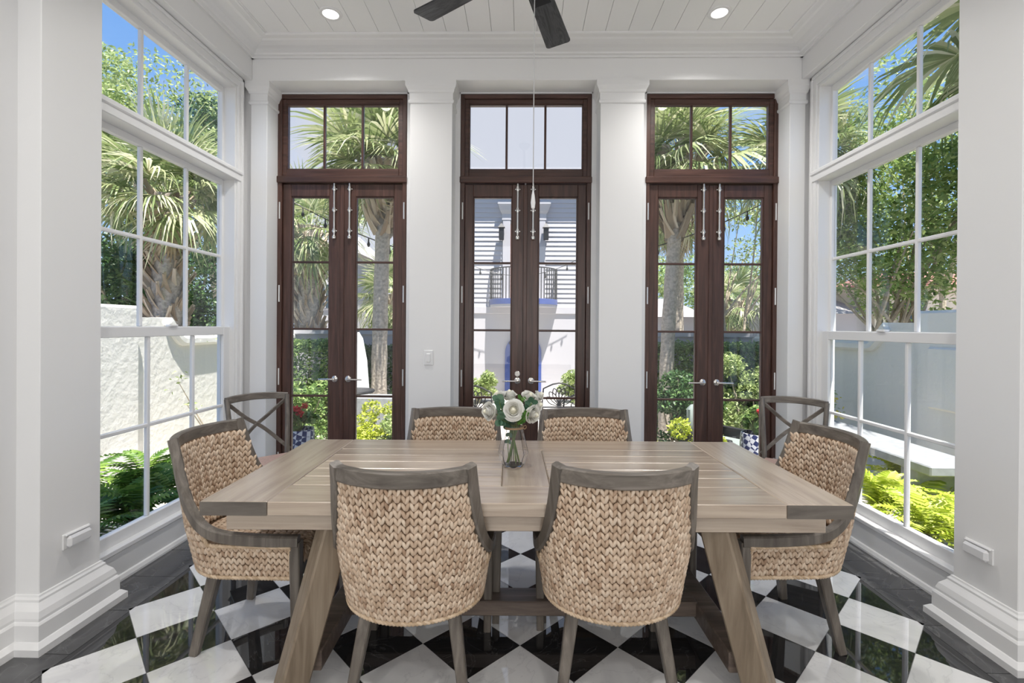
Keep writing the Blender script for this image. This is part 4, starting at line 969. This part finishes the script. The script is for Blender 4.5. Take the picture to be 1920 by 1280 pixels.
for x in (XL-.02, XR-.10): part('corner_board', G().box(x, x+.12, -.04, .05, 1.98+HZ, 5.6+HZ, .005), 'house_white', hs)
part('eave', G().box(XL-.35, XR+.35, -.40, 5.3, 5.62+HZ, 5.85+HZ), 'house_white', hs)
# balcony door with surround
dr = part('balcony_door', G().box(-.36, .42, -.03, .05, 2.05+HZ, 4.35+HZ), 'dark_glass', hs)
for x in (-.36, .01, .36): part('door_stile', G().box(x, x+.06, -.06, -.02, 2.05+HZ, 4.35+HZ), 'door_brown', dr)
sr = part('door_surround', G().box(-.58, -.36, -.09, .05, 2.0+HZ, 4.45+HZ, .01).box(.42, .64, -.09, .05, 2.0+HZ, 4.45+HZ, .01), 'house_white', hs)
part('pediment', stack(-.60, .66, -.10, .05, [(0, 4.45+HZ), (.0, 4.62+HZ), (.05, 4.70+HZ), (.10, 4.84+HZ), (.12, 4.88+HZ), (.12, 4.93+HZ), (0, 4.95+HZ)]), 'house_white', hs)
for x in (-.60, .66):
    lt = part('wall_lantern', G().box(x-.06-.02, x+.08-.02, -.30, -.16, 3.86+HZ, 4.20+HZ, .01), 'iron', hs); part('lantern_cap', stack(x-.08, x+.06, -.30, -.16, [(.03, 4.20+HZ), (-.05, 4.32+HZ), (-.06, 4.36+HZ)]), 'iron', lt); part('bracket', G().box(x-.03, x+.01, -.16, .0, 4.10+HZ, 4.14+HZ), 'iron', lt)
# rounded balcony
arcp = [(.95*math.sin(q), -.95*math.cos(q)) for q in np.linspace(-PI/2, PI/2, 25)]; cxo = .025
bs = part('balcony_slab', G().prism([(cxo+x, y) for x, y in arcp], 1.96+HZ, 2.04+HZ), 'house_white', hs)
part('balcony_fascia', G().sweep([(cxo+x*1.01, y*1.01, 2.10+HZ) for x, y in arcp], [(x, y, 0) for x, y in arcp], .03, .15, .004), 'blue_paint', bs)
part('balcony_rail', G().sweep([(cxo+x, y, 3.02+HZ) for x, y in arcp], [(x, y, 0) for x, y in arcp], .035, .03, .004), 'iron', bs)
bal = mesh('baluster', G().tube([(0, 0, 2.15+HZ), (0, 0, 3.02+HZ)], .014, 6), 'iron')
for q in np.linspace(-PI/2, PI/2, 31): link('baluster', bal, bs, (cxo+.95*math.sin(q), -.95*math.cos(q), 0))
# arched door
ap = [(-.52, 0), (.52, 0)]+[(.52*math.cos(q), 1.28-GZ-.62+.52*math.sin(q)) for q in np.linspace(0, PI, 17)]
g = G().add([(x+.03, -.06, z) for x, z in ap]+[(x+.03, .04, z) for x, z in ap], [tuple(range(len(ap)))]+[(i, (i+1) % len(ap), len(ap)+(i+1) % len(ap), len(ap)+i) for i in range(len(ap))])
ad = part('arched_door', g, 'blue_paint', hs); part('door_handle', G().tube([(-.32, -.09, .95), (-.32, -.09, 1.15)], .02, 8), 'iron', ad); part('letter_slot', G().box(-.38, -.12, -.075, -.055, 1.45, 1.52), 'iron', ad)
# neighbours
def neighbour(label, x0, x1, y0, z1, mat, roof, rz, wins, dep=4.0):
    cx = (x0+x1)/2; h = (x1-x0)/2; t = thing('neighbour_house', label, 'house', (cx, y0, GZ), group='houses beyond the garden'); q = -GZ
    part('walls', G().box(-h, h, 0, dep, 0, z1+q), mat, t)
    part('roof', G().add([(-h-.3, -.3, z1+q), (h+.3, -.3, z1+q), (h+.3, dep+.3, z1+q), (-h-.3, dep+.3, z1+q), (-h*.55, dep/2, z1+rz+q), (h*.55, dep/2, z1+rz+q)], [(0, 1, 5, 4), (2, 3, 4, 5), (1, 2, 5), (3, 0, 4), (3, 2, 1, 0)]), roof, t)
    for (wx, wz, ww, wh) in wins:
        f = part('window_frame', G().box(wx-cx-ww/2-.06, wx-cx+ww/2+.06, -.06, .02, wz-wh/2-.06+q, wz+wh/2+.06+q), 'house_white', t)
        part('window_glass', G().box(wx-cx-ww/2, wx-cx+ww/2, -.075, -.05, wz-wh/2+q, wz+wh/2+q), 'dark_glass', f); part('window_bar', G().box(wx-cx-.02, wx-cx+.02, -.09, -.07, wz-wh/2+q, wz+wh/2+q), 'house_white', f)
neighbour('white house glimpsed behind the booted palm at the left door', -7.4, -5.95, 16.5, 3.9, 'house_white', 'grey_roof', .9, [(-6.75, 2.4, .45, .8)])
neighbour('low white house with grey roof behind the right door trunk', 4.0, 5.6, 15.5, 1.75, 'house_white', 'grey_roof', .7, [(4.7, .9, .5, .6)])
neighbour('cream house with red roof beyond the right window', 7.9, 13.5, 11.0, 2.40, 'cream_wall', 'red_roof', .45, [(8.7, 1.75, .5, .6), (10.4, 1.75, .5, .6)], 2.6)
neighbour('pale low house behind the crape myrtle trunks', 6.6, 8.2, 11.2, 1.75, 'house_white', 'grey_roof', .6, [(7.1, 1.0, .35, .5)])

# ---- string lights
def string_light(a, b_, sag, n, label):
    a, b_ = Vector(a), Vector(b_); t = thing('string_light', label, 'string lights', a, group='garden string lights'); pp = [(b_-a)*(k/20)-Vector((0, 0, sag*4*(k/20)*(1-k/20))) for k in range(21)]
    part('cable', G().tube(pp, .010, 5), 'iron', t); bm_ = mesh('bulb', G().lathe([(.002, -.17), (.022, -.155), (.032, -.12), (.018, -.08), (.014, -.07), (.014, -.01), (.002, 0)], 8), 'iron', True)
    for k in range(n): q = (k+.5)/n; link('bulb', bm_, t, (b_-a)*q-Vector((0, 0, sag*4*q*(1-q))))
string_light((-1.9, 13.2, 3.35), (1.65, 13.2, 3.35), .55, 12, 'dark string of bulbs hanging across the front of the pale house')
string_light((-5.2, 8.2, 4.3), (-1.6, 9.3, 2.7), .25, 10, 'dark string of bulbs slanting across the left door view')
string_light((5.2, 8.2, 4.2), (1.6, 9.3, 2.75), .25, 10, 'dark string of bulbs slanting across the right door view')

# ---- pots with geraniums
def pot(x, y, label, lab2):
    t = thing('patterned_pot', label, 'pot', (x, y, GZ), group='patterned pots'); H_ = .88
    part('pot_body', G().lathe([(.09, 0), (.13, .05), (.15, .3), (.17, .6), (.165, .80), (.155, H_), (.14, H_), (.14, H_-.06), (.0, H_-.06)], 24), 'pot_pattern', t, True)
    t2 = thing('geranium', lab2, 'plant', (x, y, GZ+H_-.05), group='potted geraniums'); g = G(); branchy(g, (0, 0, 0), [(random.uniform(-.18, .18), random.uniform(-.18, .18), random.uniform(.15, .36)) for _ in range(9)], .010, 5, .04); part('stems', g, 'stem_green', t2)
    leaf_cloud('foliage', blob_pts(clumps((0, 0, .16), (.17, .17, .14), 10, .07), 700), .06, 'leaf_mid', t2, .8)
    for k in range(6):
        c = np.array((random.uniform(-.16, .16), random.uniform(-.2, .05), random.uniform(.2, .38))); o = leaf_cloud('flower_head', blob_pts([(c, (.035, .035, .03))], 60), .026, 'geranium', t2, .8)
pot(-2.33, 5.0, 'blue and white lattice patterned pot behind the left door', 'red geranium in the pot behind the left door'); pot(2.44, 5.05, 'blue and white lattice patterned pot behind the right door', 'red geranium in the pot behind the right door')

# ---- wrought iron chairs and other things on the patio
def iron_chair(x, y, rz, label):
    t = thing('iron_garden_chair', label, 'chair', (x, y, GZ), rz, group='cast iron garden chairs'); q = .012
    part('frame', G().tube([(-.26, -.02, .42), (-.27, -.08, .75), (-.25, -.10, .98), (-.10, -.10, 1.05), (0, -.10, 1.07), (.10, -.10, 1.05), (.25, -.10, .98), (.27, -.08, .75), (.26, -.02, .42)], q, 8), 'iron', t, True)
    for k in range(-3, 4):
        a = k*.36; tip = (.21*math.sin(a)*1.1, -.10, .70+.30*math.cos(a)); s_ = (.05*math.cos(a), 0, -.05*math.sin(a)); m_ = (tip[0]*.6, -.1, .70+(tip[2]-.70)*.62)
        part('fan_loop', G().tube(spline([(0, -.09, .70), (m_[0]+s_[0], -.1, m_[2]+s_[2]), tip, (m_[0]-s_[0], -.1, m_[2]-s_[2]), (0, -.09, .70)], 5), .008, 6), 'iron', t, True)
    part('back_bar', G().tube([(-.27, -.08, .69), (.27, -.08, .69)], q, 8), 'iron', t, True)
    part('seat', G().prism([(-.27, -.05), (.27, -.05), (.29, .40), (-.29, .40)], .42, .445), 'iron', t)
    for sx in (-.25, .25):
        for sy in (-.03, .38): part('leg', G().tube([(sx, sy, .43), (sx*1.1, sy*1.08, 0)], .014, 6), 'iron', t, True)
iron_chair(.60, 7.6, PI+.1, 'cast iron garden chair with fan back behind the middle door, right'); iron_chair(-.72, 7.1, PI*.9, 'cast iron garden chair with fan back behind the middle door, left')
iron_chair(.80, 6.4, PI-.2, 'cast iron garden chair nearest to the middle door')
t = thing('patio_table', 'round dark iron patio table behind the left door', 'table', (-2.45, 7.0, GZ)); part('top', G().lathe([(0, .98), (.28, .98), (.30, 1.0), (.29, 1.02), (0, 1.02)], 28), 'iron', t, True); part('column', G().lathe([(.20, 0), (.18, .03), (.03, .08), (.025, .9), (.08, .98)], 14), 'iron', t, True)
t = thing('closed_parasol', 'furled white canvas parasol standing behind the left door', 'parasol', (-2.68, 7.85, GZ)); part('canopy', G().lathe([(.20, .55), (.19, .9), (.15, 1.4), (.08, 1.75), (.02, 1.85)], 9), 'canvas_white', t); part('pole', G().tube([(0, 0, 0), (0, 0, 1.9)], .02, 8), 'iron', t); part('foot', G().lathe([(.26, 0), (.26, .05), (.05, .09)], 18), 'stone_grey', t)
t = thing('lounge_chair', 'grey cushioned garden armchair behind the right door', 'chair', (2.62, 6.3, GZ), .6); part('seat_cushion', G().box(-.32, .32, -.32, .32, .34, .50, .05), 'cushion_grey', t, True); part('back_cushion', G().box(-.32, .32, .22, .38, .46, .95, .06), 'cushion_grey', t, True); part('frame', G().box(-.36, .36, -.34, .38, .26, .34, .01).box(-.40, -.34, -.34, .38, .0, .62, .01).box(.34, .40, -.34, .38, .0, .62, .01), 'iron', t)

# ---- ferns under the side windows
def fern_frond(seed, mat):
    r = random.Random(seed); g = G(); n = 16; L_ = .48
    def at(v): return Vector((L_*v*(1-.12*v), 0, .20*math.sin(v*2.3)*L_*1.6-.14*v*v))
    for i in range(n):
        v = (i+1)/n; p = at(v); w = .115*math.sin(PI*min(1, .18+.82*v))**.8*(1-v*.35)+.008; dx = .012
        for s in (-1, 1):
            tipp = p+Vector((.045*(1-v)+.02, s*w, -.02-.15*w)); g.add([p-Vector((dx, 0, 0)), p.lerp(tipp, .5)+Vector((-dx*1.1, 0, .008)), tipp, p.lerp(tipp, .5)+Vector((dx*1.3, 0, .004)), p+Vector((dx*.5, 0, 0))], [(0, 1, 2, 3, 4)])
    return mesh('fern_frond', g, mat)
FF = {m_: [fern_frond(k, m_) for k in range(3)] for m_ in ('fern_green', 'fern_lime')}
FLAB = {-1: ['nearest to the room corner', 'against the glass', 'under the second pane', 'in the middle of the bed', 'by the stucco pier', 'at the far end', 'behind the dining chair', 'at the foot of the wall', 'close to the wall base', 'between the others'], 1: []}
FLAB[1] = FLAB[-1]
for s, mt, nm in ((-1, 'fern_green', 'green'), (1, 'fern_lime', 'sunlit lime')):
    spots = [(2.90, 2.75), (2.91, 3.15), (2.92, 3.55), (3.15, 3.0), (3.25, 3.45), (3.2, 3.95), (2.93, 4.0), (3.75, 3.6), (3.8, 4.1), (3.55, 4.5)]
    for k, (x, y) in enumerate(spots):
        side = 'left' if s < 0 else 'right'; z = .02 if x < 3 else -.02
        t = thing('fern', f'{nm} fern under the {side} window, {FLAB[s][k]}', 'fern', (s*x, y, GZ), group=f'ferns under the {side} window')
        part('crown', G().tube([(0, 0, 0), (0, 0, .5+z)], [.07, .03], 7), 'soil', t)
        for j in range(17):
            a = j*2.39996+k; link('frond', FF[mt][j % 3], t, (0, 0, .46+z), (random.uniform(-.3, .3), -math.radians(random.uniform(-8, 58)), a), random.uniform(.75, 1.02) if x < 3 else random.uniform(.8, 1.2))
# leggy shrub twigs before the left wall, yellow flowers before the right wall
t = thing('leggy_shrub', 'sparse twiggy shrub before the left garden wall', 'shrub', (-3.9, 6.4, GZ)); g = G(); tips = [(-.35, -.5, 1.25), (.0, -.25, 1.75), (.15, .1, 1.1), (-.1, -.7, 1.0), (.3, .4, 1.4), (-.2, .3, .8)]; branchy(g, (0, 0, 0), tips, .016, 5, .1); part('twigs', g, 'bark', t)
leaf_cloud('foliage', np.concatenate([np.array(q)+rng.normal(0, .07, (14, 3)) for q in tips]), .06, 'leaf_light', t)
t = thing('yellow_flower_shrub', 'slim shrub with yellow flowers before the right garden wall', 'shrub', (4.12, 6.55, GZ)); g = G(); tips = [(-.1, 0, 1.35), (.1, .1, 1.0), (-.05, -.25, .85), (.15, .35, 1.2)]; branchy(g, (0, 0, 0), tips, .014, 5, .08); part('twigs', g, 'bark', t)
leaf_cloud('foliage', np.concatenate([np.array(q)*k+rng.normal(0, .06, (16, 3)) for q in tips for k in (.6, .8)]), .06, 'leaf_mid', t); leaf_cloud('flower_head', np.concatenate([np.array(q)+rng.normal(0, .035, (30, 3)) for q in tips]), .045, 'yellow_flower', t, .8)
